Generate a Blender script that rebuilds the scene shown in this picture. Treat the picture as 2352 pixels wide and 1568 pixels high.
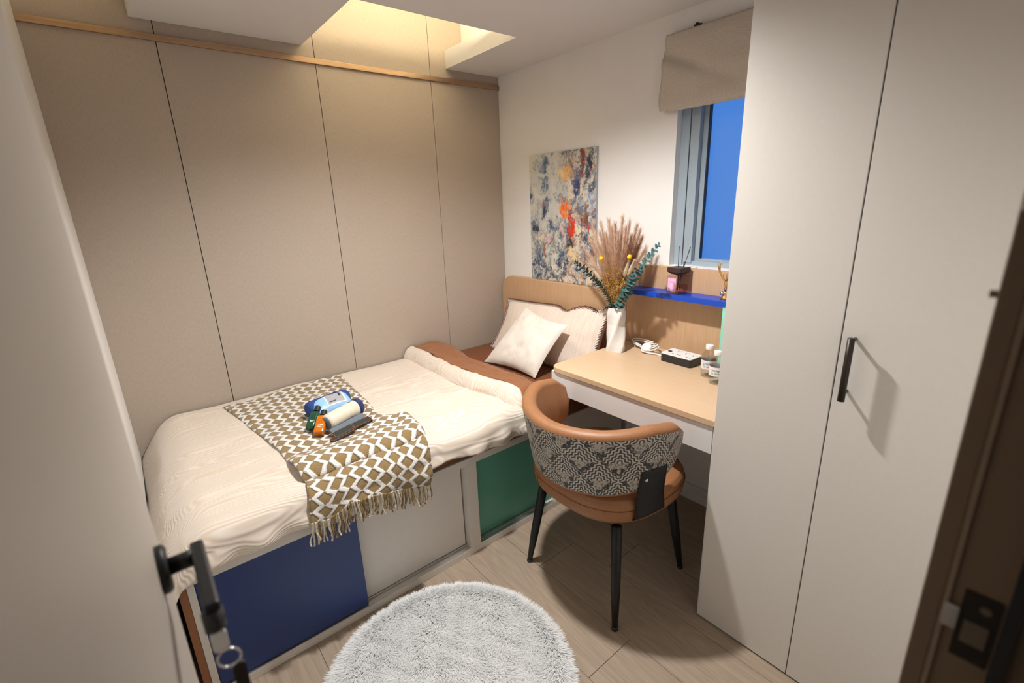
import bpy, bmesh, math, random
import numpy as np
from mathutils import Vector, Matrix, noise
for o in list(bpy.data.objects): bpy.data.objects.remove(o)
SC = bpy.context.scene; COL = SC.collection
random.seed(7); RNG = np.random.default_rng(7)
PI = math.pi
def srgb(r, g, b):
    f = lambda c: (c/255)/12.92 if c/255 <= .04045 else (((c/255)+.055)/1.055)**2.4
    return (f(r), f(g), f(b), 1)

# ------------------------------------------------------------ camera, world, light, exposure
CAM = Vector((2.484, -1.949, 1.45)); FPX = 1082.98; IW, IH = 2352, 1568
YAW, PITCH, ROLL = -8.97060328e-01, -2.84656885e-01, -3.70618503e-02
_f = Vector((math.sin(YAW)*math.cos(PITCH), math.cos(YAW)*math.cos(PITCH), math.sin(PITCH)))
_r = _f.cross(Vector((0, 0, 1))).normalized(); _u = _r.cross(_f)
R_ = math.cos(ROLL)*_r + math.sin(ROLL)*_u; U_ = -math.sin(ROLL)*_r + math.cos(ROLL)*_u
cd = bpy.data.cameras.new('camera'); cam = bpy.data.objects.new('camera', cd); COL.objects.link(cam)
cam.matrix_world = Matrix(((R_.x, U_.x, -_f.x, CAM.x), (R_.y, U_.y, -_f.y, CAM.y), (R_.z, U_.z, -_f.z, CAM.z), (0, 0, 0, 1)))
cd.sensor_width = 36; cd.lens = FPX*36/IW; cd.clip_start = .005
cd.dof.use_dof = True; cd.dof.focus_distance = 2.0; cd.dof.aperture_fstop = 3.2
SC.camera = cam
w = bpy.data.worlds.new('dusk_sky'); SC.world = w; w.use_nodes = True
bg = w.node_tree.nodes['Background']; bg.inputs[0].default_value = srgb(78, 140, 224); bg.inputs[1].default_value = 1.0
SC.view_settings.view_transform = 'Standard'; SC.view_settings.look = 'None'
SC.view_settings.gamma = 1; SC.view_settings.use_curve_mapping = False
SC.view_settings.exposure = 0.0
LAMP = Vector((1.22, -1.04, 2.16)); LAMP_W = 144.0
COVE = 250.0; COVE2 = 9.0          # emission strength of the warm cove strips
BED_TOP = .605; DESK_Z = .752; CEIL = 2.175

def ray(u, v): return R_*((u-IW/2)/FPX) - U_*((v-IH/2)/FPX) + _f
def onx(u, v, x): d = ray(u, v); return CAM + d*((x-CAM.x)/d.x)
def ony(u, v, y): d = ray(u, v); return CAM + d*((y-CAM.y)/d.y)
def onz(u, v, z): d = ray(u, v); return CAM + d*((z-CAM.z)/d.z)

# ------------------------------------------------------------ materials
class NT:
    def __init__(s, name):
        s.m = bpy.data.materials.new(name); s.m.use_nodes = True; s.t = s.m.node_tree
        s.p = s.t.nodes['Principled BSDF']; s.out = s.t.nodes['Material Output']
    def n(s, typ, **k):
        o = s.t.nodes.new(typ)
        for a, b in k.items(): setattr(o, a, b)
        return o
    def l(s, a, b): s.t.links.new(a, b)
    def val(s, x, sock):
        if isinstance(x, (int, float)): sock.default_value = x
        else: s.l(x, sock)
    def math(s, op, a, b=0, c=0):
        o = s.n('ShaderNodeMath', operation=op)
        s.val(a, o.inputs[0]); s.val(b, o.inputs[1]); s.val(c, o.inputs[2]); return o.outputs[0]
    def coord(s, kind='Object', scale=(1, 1, 1), rot=(0, 0, 0), loc=(0, 0, 0)):
        tc = s.n('ShaderNodeTexCoord'); mp = s.n('ShaderNodeMapping')
        mp.inputs['Scale'].default_value = scale; mp.inputs['Rotation'].default_value = rot; mp.inputs['Location'].default_value = loc
        s.l(tc.outputs[kind], mp.inputs[0]); return mp.outputs[0]
    def noise(s, co, scale, detail=3, rough=.5, dist=0):
        o = s.n('ShaderNodeTexNoise'); s.l(co, o.inputs['Vector'])
        o.inputs['Scale'].default_value = scale; o.inputs['Detail'].default_value = detail
        o.inputs['Roughness'].default_value = rough; o.inputs['Distortion'].default_value = dist
        return o
    def ramp(s, fac, stops, interp='LINEAR'):
        o = s.n('ShaderNodeValToRGB'); s.l(fac, o.inputs[0]); cr = o.color_ramp; cr.interpolation = interp
        while len(cr.elements) < len(stops): cr.elements.new(.5)
        for e, (p, c) in zip(cr.elements, stops): e.position = p; e.color = c
        return o.outputs[0]
    def mix(s, fac, a, b, blend='MIX'):
        o = s.n('ShaderNodeMix', data_type='RGBA', blend_type=blend)
        s.val(fac, o.inputs[0])
        for x, k in ((a, 6), (b, 7)):
            if isinstance(x, tuple): o.inputs[k].default_value = x
            else: s.l(x, o.inputs[k])
        return o.outputs[2]
    def bump(s, h, strength=.3, dist=.002, prev=None):
        o = s.n('ShaderNodeBump'); o.inputs['Strength'].default_value = strength; o.inputs['Distance'].default_value = dist
        s.l(h, o.inputs['Height'])
        if prev is not None: s.l(prev, o.inputs['Normal'])
        return o.outputs[0]
    def col(s, c):
        if isinstance(c, tuple): s.p.inputs['Base Color'].default_value = c
        else: s.l(c, s.p.inputs['Base Color'])
    def nor(s, b): s.l(b, s.p.inputs['Normal'])
    def set(s, **k):
        for a, b in k.items(): s.p.inputs[a.replace('_', ' ')].default_value = b
        return s
def simple(name, c, rough=.5, metal=0, var=.04, scale=30, bump=0, **k):
    t = NT(name); co = t.coord(); nz = t.noise(co, scale, 4)
    d = tuple(min(1, x*(1-var)) for x in c[:3])+(1,); e = tuple(min(1, x*(1+var)) for x in c[:3])+(1,)
    t.col(t.ramp(nz.outputs[0], [(.3, d), (.7, e)])); t.set(Roughness=rough, Metallic=metal, **k)
    if bump: t.nor(t.bump(nz.outputs[0], bump, .001))
    return t.m
def wood(name, c1, c2, axis, freq=60, rough=.5, bump=.15, contrast=.5):
    t = NT(name); sc = [freq, freq, freq]; sc[axis] = freq*.03
    co = t.coord(scale=tuple(sc)); a = t.noise(co, 1.6, 5, .6, .4)
    sc2 = [5, 5, 5]; sc2[axis] = .9; b = t.noise(t.coord(scale=tuple(sc2)), 1.2, 2, .5, 1.2)
    rings = t.math('SINE', t.math('MULTIPLY', b.outputs[0], 60)); rings = t.math('MULTIPLY', t.math('ADD', rings, 1), .5)
    f = t.math('ADD', t.math('MULTIPLY', a.outputs[0], .88), t.math('MULTIPLY', rings, .12))
    t.col(t.ramp(f, [(.5-contrast*.5, c1), (.5+contrast*.5, c2)])); t.set(Roughness=rough)
    t.nor(t.bump(a.outputs[0], bump, .0006)); return t.m
def emit(name, c, s):
    t = NT(name); t.set(Emission_Color=c, Emission_Strength=s, Base_Color=(0, 0, 0, 1)); return t.m
def clear(name, tint, rough=.03, gloss=.12):
    t = NT(name); a = t.n('ShaderNodeBsdfTransparent'); a.inputs[0].default_value = tint
    g = t.n('ShaderNodeBsdfGlossy'); g.inputs['Roughness'].default_value = rough
    fr = t.n('ShaderNodeLayerWeight'); fr.inputs[0].default_value = .5; fo_ = t.math('MULTIPLY', t.math('POWER', fr.outputs[1], 4), .55)
    m = t.n('ShaderNodeMixShader'); t.l(t.math('ADD', fo_, gloss*.3), m.inputs[0])
    t.l(a.outputs[0], m.inputs[1]); t.l(g.outputs[0], m.inputs[2]); t.l(m.outputs[0], t.out.inputs[0]); return t.m
M = {}
M['wall_white'] = simple('white_wall_paint', (.81, .79, .765, 1), .7, var=.015, scale=8, bump=.03)
M['ceil'] = simple('ceiling_paint', (.70, .685, .675, 1), .8, var=.01, scale=6)
t = NT('textured_wall_panel'); co = t.coord(scale=(1, 420, 60)); nz = t.noise(co, 1, 3, .7); nb = t.noise(t.coord(), 3, 2)
t.col(t.mix(t.math('MULTIPLY', nb.outputs[0], .35), t.ramp(nz.outputs[0], [(.3, (.375, .312, .254, 1)), (.7, (.462, .388, .318, 1))]), (.42, .352, .287, 1)))
t.set(Roughness=.55); t.nor(t.bump(nz.outputs[0], .35, .0012)); M['panel'] = t.m
M['gap'] = simple('dark_gap', (.02, .017, .014, 1), .9)
M['seam'] = simple('panel_seam', (.075, .055, .04, 1), .8)
t = NT('brushed_bronze'); nz = t.noise(t.coord(scale=(400, 6, 400)), 1, 3)
t.col(t.ramp(nz.outputs[0], [(.3, (.40, .27, .17, 1)), (.7, (.52, .36, .24, 1))])); t.set(Roughness=.35, Metallic=1); M['bronze'] = t.m
M['oak'] = wood('oak_veneer_vertical', srgb(186, 148, 112), srgb(206, 170, 134), 2, 110, .5, .2, .9)
M['oak_h'] = wood('oak_veneer_horizontal', srgb(200, 168, 134), srgb(214, 184, 150), 0, 110, .45, .1, .9)
M['oak_edge'] = wood('oak_edge_band', srgb(178, 140, 102), srgb(196, 158, 120), 0, 80, .5, .1)
M['plank'] = wood('oak_floor_plank', srgb(140, 122, 104), srgb(178, 160, 140), 0, 90, .42, .3, .75)
M['cab_white'] = simple('warm_white_laminate', (.72, .675, .61, 1), .42, var=.01)
M['desk_white'] = simple('white_laminate', (.74, .72, .70, 1), .4, var=.01)
M['ward'] = simple('wardrobe_laminate', (.65, .615, .56, 1), .5, var=.012, scale=80)
M['blue_door'] = simple('navy_laminate', srgb(36, 60, 116), .38, var=.05, scale=5)
M['green_door'] = simple('green_laminate', srgb(98, 164, 142), .36, var=.04, scale=5)
M['blue_shelf'] = simple('cobalt_laminate', srgb(12, 70, 182), .35, var=.02)
M['mint'] = simple('mint_laminate', srgb(140, 214, 190), .4)
M['alu'] = simple('silver_aluminium', (.72, .71, .70, 1), .3, .9, var=.02)
M['frame'] = simple('grey_window_aluminium', srgb(158, 172, 182), .45, .1, var=.02)
M['black'] = simple('matte_black_metal', (.012, .012, .013, 1), .45, .3)
M['strike_in'] = simple('aged_bronze', (.20, .16, .12, 1), .4, .6)
M['blackp'] = simple('black_plastic', (.02, .02, .021, 1), .4)
M['whitep'] = simple('white_plastic', (.83, .83, .82, 1), .35, var=.01)
M['chrome'] = simple('steel', (.7, .69, .67, 1), .22, 1)
M['bronze_dark'] = simple('dark_bronze_handle', (.03, .022, .018, 1), .4, .5)
M['leaf'] = simple('door_leaf_laminate', (.42, .372, .318, 1), .5, var=.012)
M['jamb'] = simple('brown_door_frame', (.20, .135, .085, 1), .5, var=.03)
M['jamb_hi'] = simple('brown_door_frame_lip', (.30, .22, .15, 1), .4, var=.03)
M['brown_edge'] = simple('brown_end_panel', srgb(150, 98, 60), .5)
M['gold'] = simple('polished_gold', (.85, .48, .16, 1), .15, 1, var=.05)
M['glow'] = emit('lamp_diffuser', (1, .9, .78, 1), 30)
M['cove'] = emit('cove_strip', (1, .84, .53, 1), COVE); M['cove2'] = emit('cove_strip_dim', (1, .72, .30, 1), COVE2)
# fabrics
def moire(name, base, line, scale=(1, .16, 1), freq=95, bump=.5, rough=.75, amt=.85):
    t = NT(name); co = t.coord(scale=scale); a = t.noise(co, 5.0, 1.5, .45, .6)
    v = t.n('ShaderNodeSeparateXYZ'); t.l(t.coord(), v.inputs[0])
    ph = t.math('ADD', t.math('MULTIPLY', a.outputs[0], freq*.62), t.math('MULTIPLY', v.outputs[0], freq*1.5))
    s_ = t.math('MULTIPLY', t.math('ADD', t.math('SINE', t.math('MULTIPLY', ph, 3.0)), 1), .5)
    fine = t.noise(t.coord(), 380, 2)
    t.col(t.mix(t.math('MULTIPLY', s_, amt), base, line)); t.set(Roughness=rough, Sheen_Weight=.25)
    b = t.bump(s_, bump, .0018); t.nor(t.bump(fine.outputs[0], .12, .0006, b)); return t.m
M['duvet'] = moire('cream_moire_cotton', (.68, .565, .455, 1), (.78, .705, .62, 1), freq=100)
M['lining'] = simple('rust_cotton', srgb(140, 86, 46), .85, var=.1, scale=60, bump=.25, Sheen_Weight=.2)
M['sheet'] = simple('rust_fitted_sheet', srgb(118, 70, 40), .85, var=.08, scale=60, bump=.2)
t = NT('crinkled_cotton'); co = t.coord(scale=(110, 6, 9)); nz = t.noise(co, 1.2, 3, .55, .8)
t.col(t.ramp(nz.outputs[0], [(.3, (.72, .58, .48, 1)), (.7, (.80, .70, .61, 1))])); t.set(Roughness=.8, Sheen_Weight=.2); t.nor(t.bump(nz.outputs[0], .7, .002)); M['pillow'] = t.m
t = NT('jacquard_satin'); co = t.coord(); a = t.noise(co, 9, 1, .5, 1.5)
s_ = t.math('SINE', t.math('MULTIPLY', a.outputs[0], 70)); s_ = t.math('MULTIPLY', t.math('ADD', s_, 1), .5)
msk = t.noise(co, 7, 1); k_ = t.math('GREATER_THAN', msk.outputs[0], .5); f_ = t.math('MULTIPLY', t.math('GREATER_THAN', s_, .62), k_)
t.col(t.mix(f_, (.80, .74, .66, 1), (.745, .675, .59, 1))); t.set(Roughness=.62, Sheen_Weight=.2); M['jacquard'] = t.m
M['lace'] = simple('brown_lace', srgb(92, 50, 34), .8); M['lace_w'] = simple('cream_lace_stitch', (.82, .76, .68, 1), .8)
# knitted throw: mirrored zigzags in UV metres
t = NT('zigzag_knit'); tc = t.n('ShaderNodeTexCoord'); sp = t.n('ShaderNodeSeparateXYZ'); t.l(tc.outputs['UV'], sp.inputs[0])
wob = t.noise(tc.outputs['UV'], 60, 2); wv = t.math('MULTIPLY', t.math('SUBTRACT', wob.outputs[0], .5), .22)
pp = t.math('PINGPONG', t.math('ADD', t.math('DIVIDE', sp.outputs[0], .042), wv), 1)
tri = t.math('PINGPONG', t.math('DIVIDE', sp.outputs[1], .026), 1)
d_ = t.math('ABSOLUTE', t.math('SUBTRACT', pp, t.math('ADD', .22, t.math('MULTIPLY', tri, .56))))
mask = t.math('LESS_THAN', d_, .225)
soft = t.n('ShaderNodeMapRange'); soft.inputs[1].default_value = .34; soft.inputs[2].default_value = .12; t.l(d_, soft.inputs[0])
rib = t.math('SINE', t.math('MULTIPLY', t.math('ADD', sp.outputs[1], t.math('MULTIPLY', sp.outputs[0], .8)), 1500))
rib2 = t.math('SINE', t.math('MULTIPLY', sp.outputs[0], 1700))
kn = t.math('MULTIPLY', t.math('ADD', t.math('MULTIPLY', rib, rib2), 1), .5)
kh = t.mix(t.math('MULTIPLY', kn, .6), srgb(150, 124, 80), srgb(122, 98, 60))
wh = t.mix(t.math('MULTIPLY', kn, .45), (.84, .82, .79, 1), (.60, .56, .50, 1))
t.col(t.mix(mask, kh, wh)); t.set(Roughness=.9, Sheen_Weight=.3)
b_ = t.bump(soft.outputs[0], 1.0, .006); t.nor(t.bump(kn, .45, .0015, b_)); M['knit'] = t.m
M['tassel'] = simple('khaki_yarn', srgb(160, 134, 94), .9, var=.3, scale=120); M['tassel_w'] = simple('white_yarn', srgb(220, 208, 186), .9, var=.25, scale=120)
# chair
t = NT('tan_leather'); nz = t.noise(t.coord(), 220, 3); t.col(t.ramp(nz.outputs[0], [(.3, srgb(146, 98, 62)), (.7, srgb(158, 110, 72))]))
t.set(Roughness=.5); t.nor(t.bump(nz.outputs[0], .12, .0006)); M['leather'] = t.m
t = NT('wave_print_fabric'); tc = t.n('ShaderNodeTexCoord'); sp = t.n('ShaderNodeSeparateXYZ'); t.l(tc.outputs['UV'], sp.inputs[0])
ns = t.noise(tc.outputs['UV'], 45, 2)
U1 = t.math('DIVIDE', sp.outputs[0], .125); V1 = t.math('DIVIDE', sp.outputs[1], .072)
row = t.math('FLOOR', V1); fv = t.math('FRACT', V1)
uo = t.math('ADD', U1, t.math('MULTIPLY', row, .5)); fu = t.math('ABSOLUTE', t.math('SUBTRACT', t.math('FRACT', uo), .5))
wig = t.math('MULTIPLY', t.math('SINE', t.math('MULTIPLY', t.math('SUBTRACT', t.math('MULTIPLY', fu, 1.0), t.math('MULTIPLY', fv, .75)), 26)), .032)
dd = t.math('ADD', t.math('ADD', t.math('MULTIPLY', fu, 1.25), t.math('MULTIPLY', fv, .62)), wig)
strp = t.math('SINE', t.math('MULTIPLY', dd, 42)); strp = t.math('MULTIPLY', t.math('ADD', strp, 1), .5)
body = t.ramp(strp, [(.25, (.035, .033, .035, 1)), (.45, (.12, .11, .10, 1)), (.60, (.46, .42, .36, 1)), (.9, (.54, .50, .43, 1))])
vo = t.n('ShaderNodeTexVoronoi'); vo.feature = 'DISTANCE_TO_EDGE'; vo.inputs['Scale'].default_value = 80; t.l(tc.outputs['UV'], vo.inputs['Vector'])
scal = t.ramp(vo.outputs['Distance'], [(.0, (.44, .39, .32, 1)), (.10, (.42, .37, .31, 1)), (.2, (.17, .16, .155, 1)), (.6, (.24, .225, .21, 1))])
edge = t.math('ADD', dd, t.math('MULTIPLY', t.math('SUBTRACT', ns.outputs[0], .5), .22))
m1 = t.math('GREATER_THAN', edge, .80); n4 = t.noise(tc.outputs['UV'], 28, 2); m2 = t.math('GREATER_THAN', t.math('ABSOLUTE', t.math('SUBTRACT', edge, .82)), t.math('MULTIPLY', t.math('SUBTRACT', n4.outputs[0], .42), .6))
dk = t.noise(tc.outputs['UV'], 150, 3); dark = t.ramp(dk.outputs[0], [(.42, (.014, .014, .017, 1)), (.58, (.06, .058, .06, 1)), (.66, (.30, .27, .23, 1))])
t.col(t.mix(m2, dark, t.mix(m1, body, scal))); t.set(Roughness=.6, Sheen_Weight=.1); M['wave'] = t.m
M['blind'] = None
t = NT('linen_blind'); w1 = t.n('ShaderNodeTexWave'); w1.inputs['Scale'].default_value = 130; w1.bands_direction = 'DIAGONAL'; t.l(t.coord(), w1.inputs[0]); n2 = t.noise(t.coord(), 300, 3)
f_ = t.math('ADD', t.math('MULTIPLY', w1.outputs[1], .4), t.math('MULTIPLY', n2.outputs[0], .6))
t.col(t.ramp(f_, [(.3, (.46, .405, .34, 1)), (.7, (.66, .595, .515, 1))])); t.set(Roughness=.9); t.nor(t.bump(f_, .3, .001)); M['blind'] = t.m
t = NT('white_fur'); tr = t.n('ShaderNodeBsdfTranslucent'); df_ = t.n('ShaderNodeBsdfDiffuse'); nz = t.noise(t.coord(), 20, 2); c_ = t.ramp(nz.outputs[0], [(.3, (.95, .95, .945, 1)), (.7, (.98, .98, .975, 1))])
t.l(c_, tr.inputs[0]); t.l(c_, df_.inputs[0]); mx = t.n('ShaderNodeMixShader'); mx.inputs[0].default_value = .40; t.l(df_.outputs[0], mx.inputs[1]); t.l(tr.outputs[0], mx.inputs[2]); t.l(mx.outputs[0], t.out.inputs[0]); M['fur'] = t.m
M['vase'] = None
t = NT('ribbed_white_ceramic'); tc = t.n('ShaderNodeTexCoord'); sp = t.n('ShaderNodeSeparateXYZ'); t.l(tc.outputs['UV'], sp.inputs[0])
rb = t.math('SINE', t.math('ADD', t.math('MULTIPLY', sp.outputs[0], 2*PI*44), 0)); nz = t.noise(tc.outputs['UV'], 60, 2)
hh = t.math('ADD', rb, t.math('MULTIPLY', nz.outputs[0], 1.5)); t.col((.80, .785, .76, 1)); t.set(Roughness=.55); t.nor(t.bump(hh, .2, .0009)); M['vase'] = t.m
def wisp(name, c):
    t = NT(name); tr = t.n('ShaderNodeBsdfTranslucent'); d = t.n('ShaderNodeBsdfDiffuse'); nz = t.noise(t.coord(), 35, 3)
    cc = t.ramp(nz.outputs[0], [(.3, tuple(x*.82 for x in c[:3])+(1,)), (.7, tuple(min(1, x*1.12) for x in c[:3])+(1,))]); t.l(cc, tr.inputs[0]); t.l(cc, d.inputs[0])
    mx = t.n('ShaderNodeMixShader'); mx.inputs[0].default_value = .5; t.l(d.outputs[0], mx.inputs[1]); t.l(tr.outputs[0], mx.inputs[2]); t.l(mx.outputs[0], t.out.inputs[0]); return t.m
M['pampas'] = wisp('dried_pampas', srgb(226, 196, 170)); M['pampas2'] = wisp('dried_pampas_dark', srgb(186, 146, 118))
M['bunny'] = wisp('cream_plume', srgb(246, 234, 210)); M['straw'] = simple('straw_stem', srgb(178, 142, 84), .8)
M['euca'] = simple('eucalyptus_leaf', srgb(72, 116, 112), .6, var=.25, scale=60); M['euca_stem'] = simple('eucalyptus_stem', srgb(96, 84, 62), .8)
M['yellow'] = simple('yellow_bloom', srgb(240, 178, 10), .85, var=.2, scale=400, bump=.6); M['mustard'] = simple('mustard_filler', srgb(164, 118, 34), .9, var=.4, scale=200)
M['glass_pink'] = clear('pink_glass', (.94, .85, .85, 1)); M['liquid'] = clear('pink_fragrance', (.92, .78, .76, 1), .1, .02)
M['pet'] = clear('clear_plastic', (.93, .94, .94, 1), .05, .25); M['water'] = clear('water', (.93, .95, .96, 1), .02, .05)
M['cap_br'] = simple('dark_brown_cap', srgb(62, 44, 40), .4); M['pinklabel'] = simple('pink_label', srgb(232, 176, 214), .5, var=.08, scale=40)
M['paper'] = simple('white_label', srgb(224, 222, 226), .5, var=.02); M['ink'] = simple('dark_ink', srgb(52, 52, 66), .6); M['teal'] = simple('teal_ink', srgb(58, 156, 160), .6)
M['towel'] = simple('navy_fabric', srgb(36, 66, 130), .8, var=.2, scale=90, bump=.3); M['skyblue'] = simple('pale_blue_packet', srgb(150, 196, 236), .35, var=.05)
M['greycard'] = simple('grey_card', srgb(164, 164, 168), .5); M['greenb'] = simple('green_bottle', srgb(28, 74, 54), .25, var=.1); M['amber'] = simple('amber_bottle', srgb(206, 112, 14), .18, var=.15, scale=25, Coat_Weight=.5)
M['cream_metal'] = simple('cream_enamel', srgb(226, 214, 192), .28, var=.02); M['navy_lid'] = simple('navy_lid', srgb(36, 54, 112), .3)
M['slate'] = simple('slate_box', srgb(104, 118, 132), .5); M['darkbox'] = simple('black_green_box', srgb(40, 46, 46), .5); M['copper'] = simple('copper_foil', srgb(214, 130, 72), .35, .5)
M['silver_ring'] = M['chrome']
# window glass: frosted, lets the dusk sky through
t = NT('frosted_glass'); a = t.n('ShaderNodeBsdfTransparent'); a.inputs[0].default_value = (.95, .97, 1, 1); g = t.n('ShaderNodeBsdfGlossy'); g.inputs['Roughness'].default_value = .35; g.inputs[0].default_value = (.5, .5, .5, 1)
nz = t.noise(t.coord(), 500, 2); mx = t.n('ShaderNodeMixShader'); t.l(t.math('MULTIPLY', nz.outputs[0], .12), mx.inputs[0]); t.l(a.outputs[0], mx.inputs[1]); t.l(g.outputs[0], mx.inputs[2]); t.l(mx.outputs[0], t.out.inputs[0]); M['pane'] = t.m

# ------------------------------------------------------------ mesh helpers
ORG = {}
class B:
    def __init__(s): s.v = []; s.f = []; s.uv = []; s.mi = []
    def add(s, v, f, uv=None, mi=0):
        o = len(s.v); s.v += [tuple(x) for x in v]; s.f += [tuple(i+o for i in q) for q in f]; s.mi += [mi]*len(f)
        s.uv += list(uv) if uv is not None else [(0, 0)]*len(v); return s
    def box(s, x0, x1, y0, y1, z0, z1, mat=None, mi=0):
        v = [Vector((x, y, z)) for x in (x0, x1) for y in (y0, y1) for z in (z0, z1)]
        if mat is not None: v = [mat @ p for p in v]
        return s.add(v, [(0, 1, 3, 2), (4, 6, 7, 5), (0, 4, 5, 1), (2, 3, 7, 6), (0, 2, 6, 4), (1, 5, 7, 3)], mi=mi)
    def tube(s, pts, rad, n=8, cap=True, mi=0):
        pts = [Vector(p) for p in pts]
        if isinstance(rad, (int, float)): rad = [rad]*len(pts)
        v = []; up = None
        for i, p in enumerate(pts):
            d = (pts[min(i+1, len(pts)-1)]-pts[max(i-1, 0)]).normalized()
            if up is None: up = d.orthogonal().normalized()
            up = (up-d*up.dot(d)); up = up.normalized() if up.length > 1e-6 else d.orthogonal().normalized()
            q = d.cross(up)
            v += [p+(up*math.cos(a)+q*math.sin(a))*rad[i] for a in [2*PI*k/n for k in range(n)]]
        f = [(i*n+k, i*n+(k+1) % n, (i+1)*n+(k+1) % n, (i+1)*n+k) for i in range(len(pts)-1) for k in range(n)]
        if cap: f += [tuple(range(n))[::-1], tuple((len(pts)-1)*n+k for k in range(n))]
        return s.add(v, f, mi=mi)
    def lathe(s, prof, n=24, mat=None, mi=0):
        v = [Vector((r*math.cos(2*PI*k/n), r*math.sin(2*PI*k/n), z)) for r, z in prof for k in range(n)]
        if mat is not None: v = [mat @ p for p in v]
        f = [(i*n+k, i*n+(k+1) % n, (i+1)*n+(k+1) % n, (i+1)*n+k) for i in range(len(prof)-1) for k in range(n)]
        f += [tuple(range(n))[::-1], tuple((len(prof)-1)*n+k for k in range(n))]
        return s.add(v, f, mi=mi)
    def prism(s, poly, mat, h):
        n = len(poly); v = [mat @ Vector((x, y, 0)) for x, y in poly]+[mat @ Vector((x, y, h)) for x, y in poly]
        return s.add(v, [tuple(range(n))[::-1], tuple(range(n, 2*n))]+[(i, (i+1) % n, n+(i+1) % n, n+i) for i in range(n)])
    def grid(s, fn, nu, nv, uvf=None, closeu=False, mi=0):
        v = []; uv = []
        for i in range(nu+1):
            for j in range(nv+1):
                v.append(fn(i/nu, j/nv)); uv.append(uvf(i/nu, j/nv) if uvf else (i/nu, j/nv))
        f = [(i*(nv+1)+j, (i+1)*(nv+1)+j, (i+1)*(nv+1)+j+1, i*(nv+1)+j+1) for i in range(nu) for j in range(nv)]
        return s.add(v, f, uv, mi)
def root_of(o):
    while o.parent: o = o.parent
    return o
def mk(name, b, mat, parent=None, smooth=False, bevel=0, thick=0, sub=0, uv=False, org=None):
    vs = np.array([tuple(p) for p in b.v], dtype=float)
    if parent is None:
        lo = vs.min(0); hi = vs.max(0); og = org if org is not None else ((lo[0]+hi[0])/2, (lo[1]+hi[1])/2, lo[2])
    else: og = ORG[root_of(parent).name]
    vs = vs-np.array(og)
    me = bpy.data.meshes.new(name); me.from_pydata([tuple(p) for p in vs], [], b.f)
    if uv:
        ul = me.uv_layers.new(name='UVMap'); li = np.zeros(len(me.loops), dtype=np.int32); me.loops.foreach_get('vertex_index', li)
        ul.data.foreach_set('uv', np.array(b.uv, dtype=np.float32)[li].ravel())
    for m in (mat if isinstance(mat, (list, tuple)) else [mat]): me.materials.append(M[m] if isinstance(m, str) else m)
    if isinstance(mat, (list, tuple)): me.polygons.foreach_set('material_index', b.mi)
    bm = bmesh.new(); bm.from_mesh(me); bmesh.ops.recalc_face_normals(bm, faces=bm.faces); bm.to_mesh(me); bm.free()
    if smooth: me.polygons.foreach_set('use_smooth', [True]*len(me.polygons))
    o = bpy.data.objects.new(name, me); COL.objects.link(o)
    if parent is not None: o.parent = parent
    else: o.location = og; ORG[o.name] = tuple(og)
    if thick: md = o.modifiers.new('solid', 'SOLIDIFY'); md.thickness = thick; md.offset = -1
    if bevel: md = o.modifiers.new('bevel', 'BEVEL'); md.width = bevel; md.segments = 2; md.limit_method = 'ANGLE'
    if sub: md = o.modifiers.new('sub', 'SUBSURF'); md.levels = sub; md.render_levels = sub
    return o
def tag(o, label, cat, group=None, kind=None):
    o['label'] = label; o['category'] = cat
    if group: o['group'] = group
    if kind: o['kind'] = kind
    return o
def thing(name, label, cat, loc, group=None):
    o = bpy.data.objects.new(name, None); o.empty_display_size = .05; COL.objects.link(o); o.location = loc; ORG[o.name] = tuple(loc)
    return tag(o, label, cat, group)
def struct(o, label, cat): return tag(o, label, cat, kind='structure')
def lk(p0, p1, roll=Vector((0, 0, 1))):       # matrix with z along p0->p1
    p0 = Vector(p0); p1 = Vector(p1); z = (p1-p0).normalized(); x = roll.cross(z)
    x = x.normalized() if x.length > 1e-5 else z.orthogonal().normalized(); y = z.cross(x)
    return Matrix(((x.x, y.x, z.x, p0.x), (x.y, y.y, z.y, p0.y), (x.z, y.z, z.z, p0.z), (0, 0, 0, 1)))
def text_b(s_, size, mat4, bend=None):
    cu = bpy.data.curves.new('txt', 'FONT'); cu.body = s_; cu.size = size; cu.align_x = 'CENTER'; cu.align_y = 'CENTER'; cu.extrude = .0002
    o = bpy.data.objects.new('txt', cu); COL.objects.link(o); me = o.to_mesh()
    b = B(); v = [Vector(p.co) for p in me.vertices]
    if bend: v = [Vector((math.sin(p.x/bend)*(bend+p.z), p.y, math.cos(p.x/bend)*(bend+p.z))) for p in v]
    b.add([mat4 @ p for p in v], [tuple(f.vertices) for f in me.polygons])
    o.to_mesh_clear(); bpy.data.objects.remove(o); bpy.data.curves.remove(cu); return b
def interp(x, xs, ys): return float(np.interp(x, xs, ys))
def nz3(x, y, z=0): return noise.noise(Vector((x, y, z)))
def rrect(w, h, r, n=5):
    pts = []
    for cx, cy, a0 in ((w/2-r, h/2-r, 0), (-w/2+r, h/2-r, 90), (-w/2+r, -h/2+r, 180), (w/2-r, -h/2+r, 270)):
        for k in range(n+1): a = math.radians(a0+90*k/n); pts.append((cx+r*math.cos(a), cy+r*math.sin(a)))
    return pts

# ------------------------------------------------------------ the room
XR, YF, ZT = 2.44, -2.075, 2.62
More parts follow.
